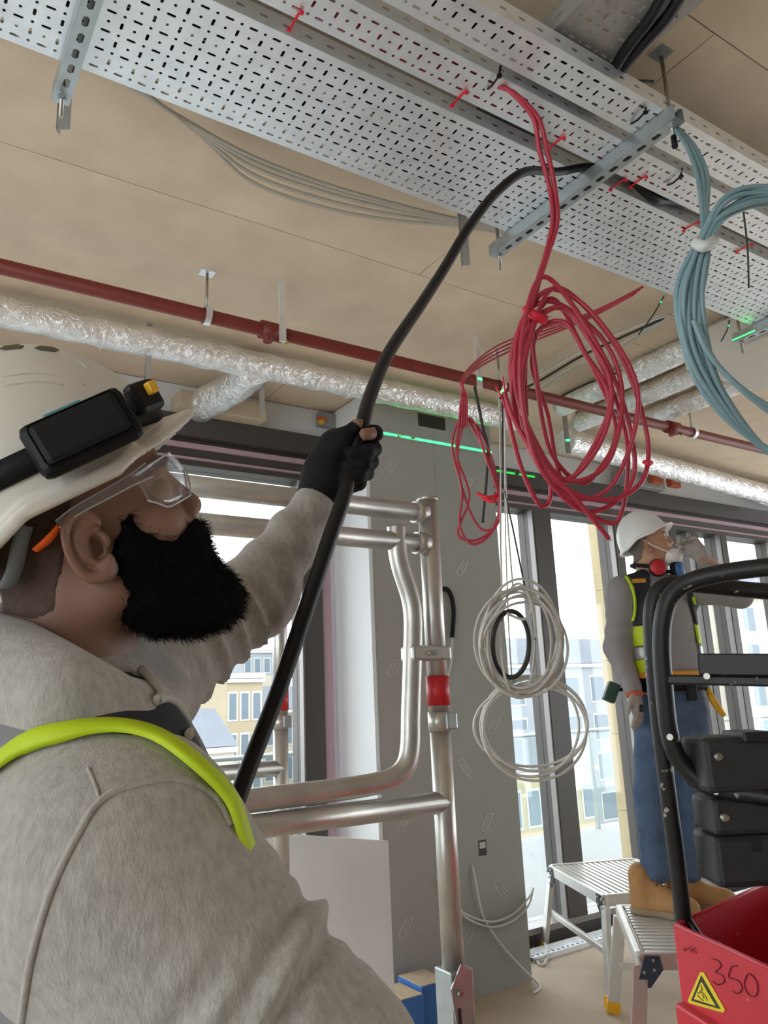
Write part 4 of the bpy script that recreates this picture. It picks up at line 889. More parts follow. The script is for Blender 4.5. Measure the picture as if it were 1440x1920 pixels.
MB().box(c, (.034, .032, .016), bax, .006).build('buckle', 'black_plastic', hel)
c2 = H1([(.122, .110, -.101)])[0]; MB().box(c2, (.010, .012, .012), bax, .002).build('buckle_tab', 'tool_yellow', hel)
hb = BVHTree.FromPolygons([Vector(v) for v in H1(lap(Vq, Fq, 2))], [tuple(int(i) for i in f) for f in Fq])
def hith(px, py):
    r = RW@np.array([px-720, py-960, FPX]); r /= np.linalg.norm(r); l, nn, i, dd = hb.ray_cast(Vector(CAM), Vector(r))
    return None if l is None else (np.array(l), np.array(nn) if np.array(nn)@r < 0 else -np.array(nn))
for px, py in ((22, 652), (88, 655)):
    h = hith(px, py)
    if h is None: continue
    q, nn = h; t1 = H1.F*.97-H1.U*.25; t1 = t1-nn*(t1@nn); t1 /= np.linalg.norm(t1); t2 = np.cross(nn, t1)
    MB().prism([(-.011, 0), (-.006, -.005), (.007, -.005), (.011, .001), (.006, .006), (-.006, .006)], q-nn*.0005, t1, t2, .0012).build('vent', 'vent_dark', hel)
for pts in ([(0, 707), (60, 700), (110, 704), (160, 722)], [(0, 724), (70, 716), (120, 722)], [(118, 668), (145, 676), (163, 692)]):
    q = [h[0]+h[1]*.0002 for h in (hith(x, y) for x, y in catmull(np.array(pts, float), 6)[:, :2]) if h is not None]
    if len(q) > 3: MB().tube(q, .0009, 6).build('moulded_line', 'helmet_white', hel)
sq = [hl(48, 985, -.088), hl(36, 1030, -.086), hl(25, 1075, -.078), hl(5, 1098, -.07), hl(-30, 1060, -.055), hl(-40, 1000, -.06)]
MB().tube(H1(catmull(sq, 6)), .0085, 8, flat=.45).build('chin_strap', 'strap_grey', hel)
# safety glasses
gl = empty('safety_glasses', (0, 0, 0)); bpy.data.objects.remove(gl)
gV = []; gF = []; n1, n2 = 30, 7
for i in range(n1+1):
    ph = math.radians(-62+124*i/n1); a = abs(math.degrees(ph)); top = .050-.006*(a/62)**2; bot = .028 if a < 6 else (.000+.026*max(0, 1-(a-6)/10) if a < 48 else .000+.016*(a-48)/14)
    for j in range(n2+1):
        u = bot+(top-bot)*j/n2; gV.append((.024+.101*math.cos(ph)-.006*((u-.025)/.025)**2, u, .088*math.sin(ph)))
for i in range(n1):
    for j in range(n2): a = i*(n2+1)+j; gF.append((a, a+n2+1, a+n2+2, a+1))
lens = mesh_obj('safety_glasses', H1(np.array(gV)), gF, 'clear_plastic', P1, True); md = lens.modifiers.new('thickness', 'SOLIDIFY'); md.thickness = .0018
edge = [gV[i*(n2+1)+n2] for i in range(n1+1)]; MB().tube(H1(np.array(edge)), .0012, 6).build('lens_rim', 'clear_edge', lens)
edge = [gV[i*(n2+1)] for i in range(n1+1)]; MB().tube(H1(np.array(edge)), .0010, 6).build('lens_rim', 'clear_edge', lens)
for s in (-1, 1):
    tp = catmull([(.086, .042, .078*s), (.070, .041, .083*s), (.045, .0395, .087*s), (.012, .038, .090*s), (-.012, .034, .090*s)], 4)
    mbt = MB(); n_ = len(tp); hw_ = np.interp(np.linspace(0, 1, n_), [0, .3, 1], [.0075, .0052, .0035])
    TV = [H1([(p[0], p[1]+a*hw_[i], p[2]+b*.001)])[0] for i, p in enumerate(tp) for a, b in ((-1, -1), (1, -1), (1, 1), (-1, 1))]
    mbt.add(TV, [(i*4+a, i*4+(a+1) % 4, i*4+4+(a+1) % 4, i*4+4+a) for i in range(n_-1) for a in range(4)]); tmp = mbt.build('temple', 'clear_plastic', lens)
    for a in (-1, 1): MB().tube(H1([(p[0], p[1]+a*hw_[i], p[2]) for i, p in enumerate(tp)]), .0009, 6).build('temple_edge', 'clear_edge', tmp)
    tp2 = [hl(112, 985, -.088), hl(92, 1010, -.087), hl(66, 1032, -.084)]
    tp2 = [np.array([q[0], q[1], abs(q[2])*s]) for q in tp2]
    MB().tube(H1(catmull(tp2, 5)), np.interp(np.linspace(0, 1, 11), [0, .5, 1], [.004, .0065, .005]), 8, flat=.5).build('temple_tip', 'orange_tip', lens)
# hoodie: torso, hood roll and both sleeves in one garment
BF = np.array([.866, 0, .5]); BL = np.array([-.5, 0, .866])
hood = [cc(-90, 1215, .83), cc(10, 1258, .72), cc(115, 1312, .675), cc(215, 1345, .70), cc(285, 1340, .78), cc(318, 1300, .88), cc(250, 1250, .96), cc(60, 1210, .97), cc(-80, 1190, .92)]
hoodR = [.050, .050, .044, .036, .030, .028, .034, .045, .05]
def torso_f(X, Y, Z):
    a = NB+DN*.17; b = NB+DN*.56+BF*.075
    ba = b-a; t = np.clip(((X-a[0])*ba[0]+(Y-a[1])*ba[1]+(Z-a[2])*ba[2])/(ba@ba), 0, 1)
    dx, dy, dz = X-a[0]-t*ba[0], Y-a[1]-t*ba[1], Z-a[2]-t*ba[2]
    fl = dx*BL[0]+dz*BL[2]; ff = dx*BF[0]+dz*BF[2]; dd = dx*DN[0]+dy*DN[1]+dz*DN[2]
    d = (np.sqrt((ff/.142)**2+(fl/.185)**2+(dd/.14)**2)-1)*.142
    d = smin(d, cap(X, Y, Z, NB+DN*.03, RS+np.array([-.02, .02, .01]), .075, .085), .06)
    d = smin(d, cap(X, Y, Z, NB+DN*.03, LS, .075, .085), .06)
    return d
def hoodie_f(X, Y, Z):
    d = torso_f(X, Y, Z)
    h = None
    for i in range(len(hood)):
        j = (i+1) % len(hood); q = cap(X, Y, Z, hood[i], hood[j], hoodR[i], hoodR[j]); h = q if h is None else np.minimum(h, q)
    h = h+.003*wob(X, Y, Z, 42)
    q, t = cap(X, Y, Z, RS, RE, .103, .074, True)
    cre = np.exp(-((t-.62)/.20)**2)*(.007*np.sin(t*46+9*Y+5*np.sin(13*Z))+.005*np.sin(t*27-14*X))
    q = q+cre+.003*wob(X, Y, Z, 21, 2.)
    d = smin(d, q, .055); d = smin(d, cap(X, Y, Z, RE, RH, .072, .045), .03)
    q, t = cap(X, Y, Z, LS, LE, .086, .060, True)
    ang = (X*.7+Y*.5-Z*.4)
    fo = np.clip((t-.15)/.2, 0, 1)*np.clip((1.02-t)/.2, 0, 1)*(.0105*(1-2*np.abs(np.sin(t*21+9*(X+Y)+2*np.sin(9*Z))))+.005*np.sin(t*33+22*Y))
    d = smin(d, q-fo, .04)
    q, t = cap(X, Y, Z, LE, LW, .060, .032, True)
    d = smin(d, q+.0035*np.sin(t*16+30*X)*np.clip(t*4, 0, 1)*np.clip((1-t)*4, 0, 1), .025)
    d = smin(d, h, .018)
    # neck opening and cuff end
    d = smax(d, -cap(X, Y, Z, NB-DN*.16, NB+DN*.012, .068, .060), .008)
    w = (LW-LE)/np.linalg.norm(LW-LE); d = np.maximum(d, (X-LW[0])*w[0]+(Y-LW[1])*w[1]+(Z-LW[2])*w[2]+.002)
    d = np.maximum(d, (X-(NB+DN*.66)[0])*DN[0]+(Y-(NB+DN*.66)[1])*DN[1]+(Z-(NB+DN*.66)[2])*DN[2])
    return d
Vc, Fc = surface_nets(hoodie_f, (-.70, -.96, .42), (.05, .08, 1.36), .0062)
Vw = c2w(lap(Vc, Fc, 2)); hoodie = mesh_obj('hoodie', Vw, Fc, 'marl_grey', P1, True)
bvh = BVHTree.FromPolygons([Vector(v) for v in Vw], [tuple(int(i) for i in f) for f in Fc])
def hit(px, py, out=.0):
    r = RW@np.array([px-720, py-960, FPX]); r /= np.linalg.norm(r); l, nn, i, dd = bvh.ray_cast(Vector(CAM), Vector(r))
    if l is None: return None
    return np.array(l)+np.array(nn if (np.array(nn)@r) < 0 else -nn)*out
def drape(pts, out, n=6):
    return [h for h in (hit(x, y, out) for x, y in catmull(np.array(pts, float), n)[:, :2]) if h is not None]
seam = drape([(30, 1990), (42, 1900), (58, 1800), (92, 1680), (138, 1580), (188, 1502), (255, 1472), (335, 1462), (400, 1492), (432, 1548)], .000)
MB().tube(seam, .0032, 6).build('sleeve_seam', 'marl_grey', hoodie)
seam2 = drape([(165, 1440), (176, 1465), (188, 1500)], .0); MB().tube(seam2, .0016, 6).build('shoulder_seam', 'marl_grey', hoodie)
ds = drape([(262, 1262), (282, 1284), (297, 1306), (286, 1319), (306, 1312), (328, 1328), (343, 1352), (350, 1385)], .004, 5)
for _ in range(3): ds = [ds[0]]+[(ds[q-1]+2*ds[q]+ds[q+1])/4 for q in range(1, len(ds)-1)]+[ds[-1]]
MB().tube(ds, .0046, 8).build('drawstring', 'cord_grey', hoodie)
# hi-vis vest: shell over the torso inside the armholes
ap = np.array([hit(x, y) for x, y in ((20, 1425), (120, 1378), (230, 1372), (330, 1420), (400, 1475), (440, 1530))])
apc = ap.mean(0); u_, s_, vt = np.linalg.svd(ap-apc); pn = vt[2]
nbw = c2w(NB)[0]
if pn@(nbw-apc) < 0: pn = -pn
pnc = (pn@RW)*np.array([1, -1, 1]); apcc = (RW.T@(apc-CAM))*np.array([1, -1, 1])
def vest_f(X, Y, Z):
    d = np.maximum(torso_f(X, Y, Z)-.011, -(torso_f(X, Y, Z)+.004))
    d = np.maximum(d, -((X-apcc[0])*pnc[0]+(Y-apcc[1])*pnc[1]+(Z-apcc[2])*pnc[2]))
    d = np.maximum(d, (X-NB[0])*BL[0]+(Z-NB[2])*BL[2]-.135)
    d = np.maximum(d, (X-(NB+DN*.58)[0])*DN[0]+(Y-(NB+DN*.58)[1])*DN[1]+(Z-(NB+DN*.58)[2])*DN[2])
    d = np.maximum(d, -cap(X, Y, Z, NB+DN*.0, LS, .125, .125))
    return np.maximum(d, -smin(cap(X, Y, Z, NB-DN*.2+BF*.02, NB+DN*.03+BF*.04, .10, .112), cap(X, Y, Z, NB+DN*.02+BF*.05, NB+DN*.16+BF*.22, .09, .08), .02))
yk = cc(235, 1360, .69)
Vv, Fv = surface_nets(lambda X, Y, Z: np.maximum(vest_f(X, Y, Z), -(np.sqrt((X-yk[0])**2+(Y-yk[1])**2+(Z-yk[2])**2)-.068)), (-.66, -.86, .5), (-.05, -.1, 1.1), .007)
vest = mesh_obj('vest', c2w(lap(Vv, Fv, 1)), Fv, 'vest_grey', P1, True)
Vv, Fv = surface_nets(lambda X, Y, Z: np.maximum(vest_f(X, Y, Z), (np.sqrt((X-yk[0])**2+(Y-yk[1])**2+(Z-yk[2])**2)-.068)), (-.4, -.4, .55), (-.1, -.1, .85), .006)
mesh_obj('yoke', c2w(lap(Vv, Fv, 1)), Fv, 'vest_navy', vest, True)
def hitn(px, py):
    r = RW@np.array([px-720, py-960, FPX]); r /= np.linalg.norm(r); l, nn, i, dd = bvh.ray_cast(Vector(CAM), Vector(r))
    return None if l is None else (np.array(l), np.array(nn) if np.array(nn)@r < 0 else -np.array(nn))
def band(pts, w, th, out, name, m, parent, tail=()):
    H = [h for h in (hitn(x, y) for x, y in catmull(np.array(pts, float), 6)[:, :2]) if h is not None]
    P = np.array([h[0]+h[1]*out for h in H]); N = np.array([h[1] for h in H])
    for q in tail: P = np.vstack([P, P[-1]+q]); N = np.vstack([N, N[-1]])
    for _ in range(4): P[1:-1] = .5*P[1:-1]+.25*(P[:-2]+P[2:]); N[1:-1] = .5*N[1:-1]+.25*(N[:-2]+N[2:])
    V = []
    for i in range(len(P)):
        t = P[min(i+1, len(P)-1)]-P[max(i-1, 0)]; t /= np.linalg.norm(t); n = N[i]-t*(N[i]@t); n /= np.linalg.norm(n); s_ = np.cross(n, t)
        V += [P[i]-s_*w/2, P[i]-s_*w*.3+n*th, P[i]+s_*w*.3+n*th, P[i]+s_*w/2, P[i]-n*.004]
    k = 5; F = [(i*k+a, i*k+(a+1) % k, (i+1)*k+(a+1) % k, (i+1)*k+a) for i in range(len(P)-1) for a in range(k)]+[(4, 3, 2, 1, 0), tuple((len(P)-1)*k+a for a in range(k))]
    mb = MB(); mb.add(V, F, True); return mb.build(name, m, parent)
tl = [toW(np.array([.007, -.022, -.002]))]*4
band([(-60, 1478), (0, 1440), (50, 1402), (90, 1385), (160, 1376), (230, 1375), (300, 1396), (370, 1450), (410, 1490), (432, 1525)], .021, .005, .006, 'binding', 'hi_vis', vest, tl)
# glove gripping the cable
gD = 1.25
def glove_f(X, Y, Z):
    wr = cc(593, 932, 1.262); d = cap(X, Y, Z, wr, cc(612, 890, 1.262), .033, .036)
    d = smin(d, cap(X, Y, Z, cc(612, 890, 1.262), cc(632, 842, 1.262), .036, .034), .02)
    d = smin(d, cap(X, Y, Z, cc(628, 905, 1.255), cc(672, 905, 1.262), .026, .014), .02)
    d = smin(d, cap(X, Y, Z, cc(615, 865, 1.25), cc(645, 822, 1.243), .021, .0155), .015)
    d = smin(d, cap(X, Y, Z, cc(645, 822, 1.243), cc(664, 803, 1.242), .0145, .012), .008)
    for y, e in ((814, -4), (842, 0), (866, 1), (887, -2)):
        xk = 676-(y-813)*.28
        pts = [cc(xk-34, y+2, 1.278), cc(xk+4, y-6, 1.290), cc(xk+30+e*.5, y-3, 1.276), cc(xk+34+e, y, 1.25), cc(xk+20+e, y+4, 1.230), cc(xk-6, y+9, 1.228)]
        if y == 814: pts = pts[:4]
        g = None
        for a, b in zip(pts[:-1], pts[1:]):
            q = cap(X, Y, Z, a, b, .0122, .0118); g = q if g is None else smin(g, q, .004)
        d = smin(d, g, .0035)
    w = (cc(612, 890, 1.262)-wr); w /= np.linalg.norm(w); return np.maximum(d, -((X-wr[0])*w[0]+(Y-wr[1])*w[1]+(Z-wr[2])*w[2]+.012))
Vg, Fg = surface_nets(glove_f, (-.17, -.03, 1.16), (.03, .17, 1.36), .0024); glove = mesh_obj('glove', c2w(lap(Vg, Fg, 1)), Fg, 'glove_black', P1, True)
w = LW-LE; w /= np.linalg.norm(w); cuff = LW+w*.002
MB().lathe(c2w(cuff)[0], [(.0325, -.003), (.0345, 0), (.0345, .005), (.032, .008)], 24, axis=toW(w)).build('glove_cuff', 'glove_cuff', glove)
Vg, Fg = surface_nets(lambda X, Y, Z: smin(ell(X, Y, Z, RH+np.array([.02, .01, .03]), (.05, .04, .055)), cap(X, Y, Z, RH, RH+np.array([.03, .05, .05]), .03, .012), .02), RH-.09, RH+np.array([.12, .13, .14]), .006); mesh_obj('glove', c2w(lap(Vg, Fg, 1)), Fg, 'glove_black', P1, True)
# trousers and boots, below the frame
pw = c2w(PELV)[0]; fw = toW(BF); fw = fw/np.linalg.norm(fw[:2]); fw[2] = 0; lw_ = np.array([-fw[1], fw[0], 0])
zz = pw[2]
def trouser_f(X, Y, Z):
    d = ell(X, Y, Z, (pw[0], pw[1], zz-.03), (.17, .17, .14))
    for s in (-1, 1):
        h = np.array([pw[0], pw[1], zz-.08])+lw_*.09*s; k = h*[1, 1, 0]+fw*.04+np.array([0, 0, .5]); a = h*[1, 1, 0]+np.array([0, 0, .10])+lw_*.02*s
        d = smin(d, smin(cap(X, Y, Z, h, k, .095, .07), cap(X, Y, Z, k, a, .07, .06), .03), .04)
    return d
Vt, Ft = surface_nets(trouser_f, (pw[0]-.35, pw[1]-.35, .03), (pw[0]+.35, pw[1]+.35, zz+.14), .014); mesh_obj('trousers', lap(Vt, Ft, 2), Ft, 'trouser_dark', P1, True)
def boot_mesh(A, fwd, up0, m, sole, parent, k=1.0, h=.011):
    lat = np.cross((0, 0, 1.), fwd)
    def f(X, Y, Z):     # X along foot, Y lateral, Z up
        d = cap(X, Y*1.05, Z, (-.055, 0, .06), (-.05, 0, .16), .050, .052); d = smin(d, cap(X, Y, Z*1.0, (-.05, 0, .05), (.13, 0, .042), .047, .043), .03)
        d = smin(d, ell(X, Y, Z, (.135, 0, .045), (.062, .048, .045)), .02); d = smin(d, cap(X, Y, Z, (.0, 0, .115), (.09, 0, .06), .034, .034), .03)
        d = smin(d, cap(X, Y, Z, (-.005, 0, .13), (.01, 0, .185), .028, .016), .012)
        return np.maximum(d, .022-Z)
    tf = lambda V: A+V[:, :1]*fwd*k+V[:, 1:2]*lat*k+V[:, 2:]*np.array([0, 0, 1.])*k
    Vq, Fq = surface_nets(f, (-.13, -.08, .0), (.22, .08, .22), h); o = mesh_obj('boot', tf(lap(Vq, Fq, 2)), Fq, m, parent, True)
    def fs(X, Y, Z): d = smin(ell(X, Y, Z*0, (.105, 0, 0), (.10, .056, 1)), ell(X, Y, Z*0, (-.045, 0, 0), (.066, .050, 1)), .05); return np.maximum(d, np.abs(Z-.015)-.0145)
    Vq, Fq = surface_nets(fs, (-.13, -.08, -.012), (.22, .08, .05), .007); mesh_obj('sole', tf(lap(Vq, Fq, 1)), Fq, sole, o, True)
    for i in range(5):
        x, z = .012+.018*i, .150-.019*i; MB().tube(tf(np.array([(x-.004, -.027, z-.006), (x+.004, 0, z+.014-.002*i), (x-.004, .027, z-.006)])), .005*k, 6).build('lace', 'lace_brown', o)
    return o
for s in (-1, 1): boot_mesh(np.array([pw[0], pw[1], 0])+lw_*.11*s, fw/np.linalg.norm(fw), 0, 'boot_black', 'boot_black', P1)
# ---------------- the masked worker on the platform
M2 = onz(1262, 1712, HS); nh = RW@np.array([0, 0, 1.]); nh[2] = 0; nh /= np.linalg.norm(nh); rt = np.array([nh[1], -nh[0], 0])
def pv(px, py, off=0.0): return on_plane(px, py, nh, M2+nh*off)
P2 = empty('person', M2, 'worker in white helmet, mask and hi-vis vest standing on a step platform', 'person')
hf = -nh*.42+rt*.91; hf /= np.linalg.norm(hf); hlat = np.cross((0, 0, 1.), hf); ph = math.radians(19)
H2 = Head(pv(1219, 1030, .02)+(-nh)*0.0, hf*math.cos(ph)+np.array([0, 0, math.sin(ph)]), -hf*math.sin(ph)+np.array([0, 0, math.cos(ph)]), hlat, 1.0)
V, F = surface_nets(lambda X, Y, Z: head_sdf(X, Y, Z, ((-.055, -.12, 0), (-.075, -.20, 0))), (-.22, -.30, -.11), (.135, .15, .11), .005)
V = H2(lap(V, F, 1))
rs, re, rw = pv(1165, 1108, .0), pv(1158, 1215, -.03), pv(1190, 1302, -.10)
ls, le, lw = pv(1308, 1108, .0), pv(1388, 1118, -.02), pv(1314, 1042, -.10)
V, F = join([(V, F), limb([rs, re, rw], [.05, .042, .03]), limb([ls, le, lw], [.05, .042, .03]), limb([pv(1222, 1090), pv(1245, 1200), pv(1262, 1320)], [.06, .09, .07])])
body2 = mesh_obj('body', V, F, 'skin_tan', P2, True)
for s in (-1, 1):
    c = H2([(.0915, .020, .032*s)])[0]; MB().lathe(c-H2.F*.0095, [(.001, 0), (.007, .001), (.0105, .005), (.0115, .0095), (.0105, .014), (.007, .0175), (.001, .019)], 10, axis=H2.F).build('eye', 'eye_white', body2)
    MB().tube(H2(catmull([(.100, .040, .010*s), (.108, .046, .026*s), (.094, .043, .048*s)], 4)), .004, 6).build('eyebrow', 'hair_grey', P2)
Vh, Fh_ = surface_nets(hair_f, (-.15, -.06, -.1), (.11, .15, .1), .006); mesh_obj('hair', H2(lap(Vh, Fh_, 1)), Fh_, 'hair_grey', P2, True)
Vq, Fq = helmet_mesh(); mesh_obj('helmet', H2(lap(Vq, Fq, 2)), Fq, 'helmet_white_b', P2, True)
Vm, Fm = surface_nets(lambda X, Y, Z: np.maximum(ell(X, Y, Z, (.080, -.085, 0), (.056, .044, .058)), -.10*0+(Y+.052)-(X-.08)*.15), (0, -.15, -.08), (.16, .0, .08), .005)
mask = mesh_obj('dust_mask', H2(lap(Vm, Fm, 1)), Fm, 'mask_white', P2, True)
for s in (-1, 1): MB().tube(H2(catmull([(.085, -.068, .052*s), (.03, -.01, .078*s), (-.01, .05, .082*s)], 4)), .0035, 6).build('strap', 'mask_white', mask)
# ear defenders round the neck
ed = None
for px, py, off, m in ((1234, 1064, -.11, 'muff_red'), (1272, 1068, -.05, 'muff_blue')):
    c = pv(px, py, off); ax_ = -nh*.75+rt*(-.1 if m == 'muff_red' else .75); ax_ /= np.linalg.norm(ax_)
    o = MB().lathe(c, [(.030, -.03), (.044, -.025), (.046, -.008), (.042, 0)], 20, axis=ax_).build('ear_defender', 'belt_black', P2)
    MB().lathe(c, [(.040, 0), (.041, .010), (.034, .020), (.016, .024)], 20, axis=ax_).build('cup', m, o)
MB().tube(catmull([pv(1234, 1064, -.09), pv(1195, 1060, -.02), pv(1185, 1062, .06), pv(1215, 1070, .12), pv(1262, 1072, .08), pv(1272, 1068, -.03)], 6), .010, 8).build('headband', 'belt_black', P2)
# shirt
bf2 = -nh*.95+rt*.30; bf2 /= np.linalg.norm(bf2); bl2 = np.cross((0, 0, 1.), bf2)
tc0, tc1 = pv(1238, 1150), pv(1260, 1290)
def tor2(X, Y, Z, g=0.0):
    ba = tc1-tc0; t = np.clip(((X-tc0[0])*ba[0]+(Y-tc0[1])*ba[1]+(Z-tc0[2])*ba[2])/(ba@ba), 0, 1); dx, dy, dz = X-tc0[0]-t*ba[0], Y-tc0[1]-t*ba[1], Z-tc0[2]-t*ba[2]
    fl = dx*bl2[0]+dy*bl2[1]; ff = dx*bf2[0]+dy*bf2[1]; d = (np.sqrt((ff/.125)**2+(fl/.175)**2+(dz/.13)**2)-1)*.125
    d = smin(d, cap(X, Y, Z, pv(1218, 1092), rs, .055, .062), .05); return smin(d, cap(X, Y, Z, pv(1222, 1092), ls, .055, .062), .05)
def shirt_f(X, Y, Z):
    d = tor2(X, Y, Z); q, t = cap(X, Y, Z, rs, re, .076, .064, True); d = smin(d, q+.004*np.sin(t*24+20*X)*np.clip(t*3, 0, 1), .04); q, t = cap(X, Y, Z, re, rw, .064, .040, True); d = smin(d, q+.003*np.sin(t*20), .03)
    d = smin(d, cap(X, Y, Z, ls, le, .072, .058), .04); d = smin(d, cap(X, Y, Z, le, lw, .058, .042), .03)
    return np.maximum(d+.003*wob(X, Y, Z, 30), np.where((X-tc1[0])**2+(Y-tc1[1])**2 < .16**2, pv(1262, 1284)[2]-Z, -1))
ctr = (tc0+tc1)/2
Vs, Fs = surface_nets(shirt_f, ctr-np.array([.55, .55, .42]), ctr+np.array([.55, .55, .42]), .0115); mesh_obj('shirt', lap(Vs, Fs, 2), Fs, 'shirt_grey', P2, True)
zb = lambda py: pv(1200, py)[2]
def vest2(X, Y, Z):
    d = np.maximum(tor2(X, Y, Z)-.014, -(tor2(X, Y, Z)-.002)); lat = (X-ctr[0])*bl2[0]+(Y-ctr[1])*bl2[1]; fr = (X-ctr[0])*bf2[0]+(Y-ctr[1])*bf2[1]
    z = (Z-zb(1262))/(zb(1085)-zb(1262)); op = .105+.02*np.clip(1-z, 0, 1)-.06*np.clip(z-.55, 0, 1)
    d = np.maximum(d, np.minimum(op-np.abs(lat), fr+.0)); d = np.maximum(d, np.abs(lat)-.20)
    d = np.maximum(d, -(np.minimum(cap(X, Y, Z, rs, re, .085, .07), cap(X, Y, Z, ls, le, .085, .07))))
    return np.maximum(d, zb(1264)-Z)
sl = [('vest', 'vest_navy', 1176, 1000), ('hi_vis_band', 'hi_vis', 1214, 1176), ('reflective_band', 'reflective', 1238, 1214), ('hi_vis_hem', 'hi_vis', 1264, 1238)]
v2 = None
for nm, m, a, b in sl:
    lo_, hi_ = zb(a), zb(b); Vv, Fv = surface_nets(lambda X, Y, Z: np.maximum(vest2(X, Y, Z), np.maximum(lo_-Z, Z-hi_)), (ctr[0]-.4, ctr[1]-.4, lo_-.02), (ctr[0]+.4, ctr[1]+.4, min(hi_, ctr[2]+.42)+.02), .008)
    if not len(Vv): continue
    o = mesh_obj(nm, lap(Vv, Fv, 1), Fv, m, P2 if v2 is None else v2, True); v2 = v2 or o
sb_ = BVHTree.FromPolygons([Vector(v) for v in lap(Vs, Fs, 2)], [tuple(int(i) for i in f) for f in Fs])
def hit2(px, py, out):
    r = RW@np.array([px-720, py-960, FPX]); r /= np.linalg.norm(r); l, nn, i, dd = sb_.ray_cast(Vector(CAM), Vector(r)); return None if l is None else np.array(l)-r*out
for pts, nm, m in ([((1165, 1072), (1180, 1090), (1190, 1120), (1190, 1150), (1186, 1165)), 'binding', 'hi_vis'], [((1300, 1120), (1306, 1150), (1318, 1190), (1332, 1225)), 'binding', 'hi_vis']):
    q = [h for h in (hit2(x, y, .018) for x, y in catmull(np.array(pts, float), 5)[:, :2]) if h is not None]
    if len(q) > 3: MB().tube(q, .008, 8).build(nm, m, v2)
q = hit2(1198, 1089, .02)
if q is not None: MB().box(q, (.07, .012, .022), [rt, nh, (0, 0, 1.)], .003).build('shoulder_patch', 'tape_orange', v2)
# jeans, belt, pouch
hpR, knR, anR = pv(1226, 1345, -.0), pv(1222, 1492, -.03), pv(1230, 1632, -.01); hpL, knL, anL = pv(1292, 1345, .02), pv(1292, 1490, -.02), pv(1290, 1628, .04)
def jean_f(X, Y, Z):
    p = pv(1262, 1318); dx, dy, dz = X-p[0], Y-p[1], Z-p[2]; d = (np.sqrt(((dx*bf2[0]+dy*bf2[1])/.115)**2+((dx*bl2[0]+dy*bl2[1])/.178)**2+(dz/.13)**2)-1)*.115
    for h, k, a in ((hpR, knR, anR), (hpL, knL, anL)):
        q, t = cap(X, Y, Z, h, k, .098, .082, True); q2, t2 = cap(X, Y, Z, k, a, .082, .068, True)
        d = smin(d, smin(q+.003*np.sin(t*18+20*X), q2+.005*np.sin(t2*30+15*Y)*t2, .03), .03)
    return np.maximum(d, Z-pv(1262, 1270)[2])
pc = pv(1260, 1470); Vj, Fj = surface_nets(jean_f, pc-np.array([.4, .4, .62]), pc+np.array([.4, .4, .55]), .012); mesh_obj('jeans', lap(Vj, Fj, 2), Fj, 'denim', P2, True)
bz = pv(1260, 1282)
ringb = [bz+bf2*.128*math.cos(t)+bl2*.186*math.sin(t) for t in np.linspace(0, 2*math.pi, 36, endpoint=False)]
blt = strip_ring(ringb, .075, .008, (0, 0, 1.)).build('tool_belt', 'belt_black', P2)
strip_ring([p+np.array([0, 0, .045])+(p-bz)*.05 for p in ringb], .028, .006, (0, 0, 1.)).build('belt_trim', 'tape_orange', blt)
MB().box(bz+bf2*.14-np.array([0, 0, .05]), (.05, .03, .07), [bl2, bf2, (0, 0, 1.)], .006).build('pouch', 'belt_black', blt)
c = pv(1146, 1298, -.02); MB().box(c, (.06, .05, .10), [rt*.9+np.array([0, 0, -.43]), nh, rt*.43+np.array([0, 0, .9])], .008).build('phone_holster', 'meter_green', blt)
MB().cyl(c, bz-rt*.18, .008, 8).build('holster_strap', 'belt_black', blt)
MB().tube([pv(1326, 1290, -.05), pv(1336, 1312, -.06), pv(1350, 1332, -.06), pv(1358, 1342, -.06)], [.012, .018, .018, .012], 8).build('yellow_tool', 'tool_yellow', blt)
# gloves
def hand2(w, d1, nrm, name, m, parent, curl=.25, k=1.0):
    d1 = d1/np.linalg.norm(d1); nrm = nrm-d1*(nrm@d1); nrm /= np.linalg.norm(nrm); s = np.cross(d1, nrm)
    P = lambda a, b, c: w+d1*a*k+s*b*k+nrm*c*k
    segs = [(P(-.02, 0, 0), P(.03, 0, 0), .036, .040), (P(.02, -.018, 0), P(.075, -.024, .004), .024, .020), (P(.02, .018, 0), P(.075, .024, .004), .024, .020)]
    th = [(P(.015, -.03, .0), P(.05, -.055, .012), .016, .013), (P(.05, -.055, .012), P(.08, -.058, .022), .013, .0105)]
    fg = []
    for b, L in ((-.032, .068), (-.011, .078), (.011, .072), (.032, .056)):
        a0 = P(.075, b, 0); a1 = P(.075+L*.5, b*1.05, L*.5*curl); a2 = P(.075+L*.95*(1-curl*.4), b*1.05, L*1.05*curl+L*curl*.6); fg += [(a0, a1, .0112, .0105), (a1, a2, .0105, .009)]
    def f(X, Y, Z):
        d = None
        for a, b, r1, r2 in segs: q = cap(X, Y, Z, a, b, r1, r2); d = q if d is None else smin(d, q, .015)
        nz = (X-w[0])*nrm[0]+(Y-w[1])*nrm[1]+(Z-w[2])*nrm[2]; d = smax(d, np.abs(nz)-.022, .012)
        for a, b, r1, r2 in th+fg: d = smin(d, cap(X, Y, Z, a, b, r1, r2), .005)
        return d
    Vq, Fq = surface_nets(f, w-.20*k, w+.20*k, .0048); return mesh_obj(name, lap(Vq, Fq, 1), Fq, m, parent, True)
gR = hand2(rw, pv(1203, 1372, -.13)-rw, nh*.6-rt*.8, 'glove', 'glove_grey', P2, .22, 1.15)
MB().lathe(rw, [(.040, -.012), (.044, -.006), (.044, .008), (.040, .012)], 18, axis=(pv(1203, 1372, -.13)-rw)).build('cuff', 'orange_gear', gR)
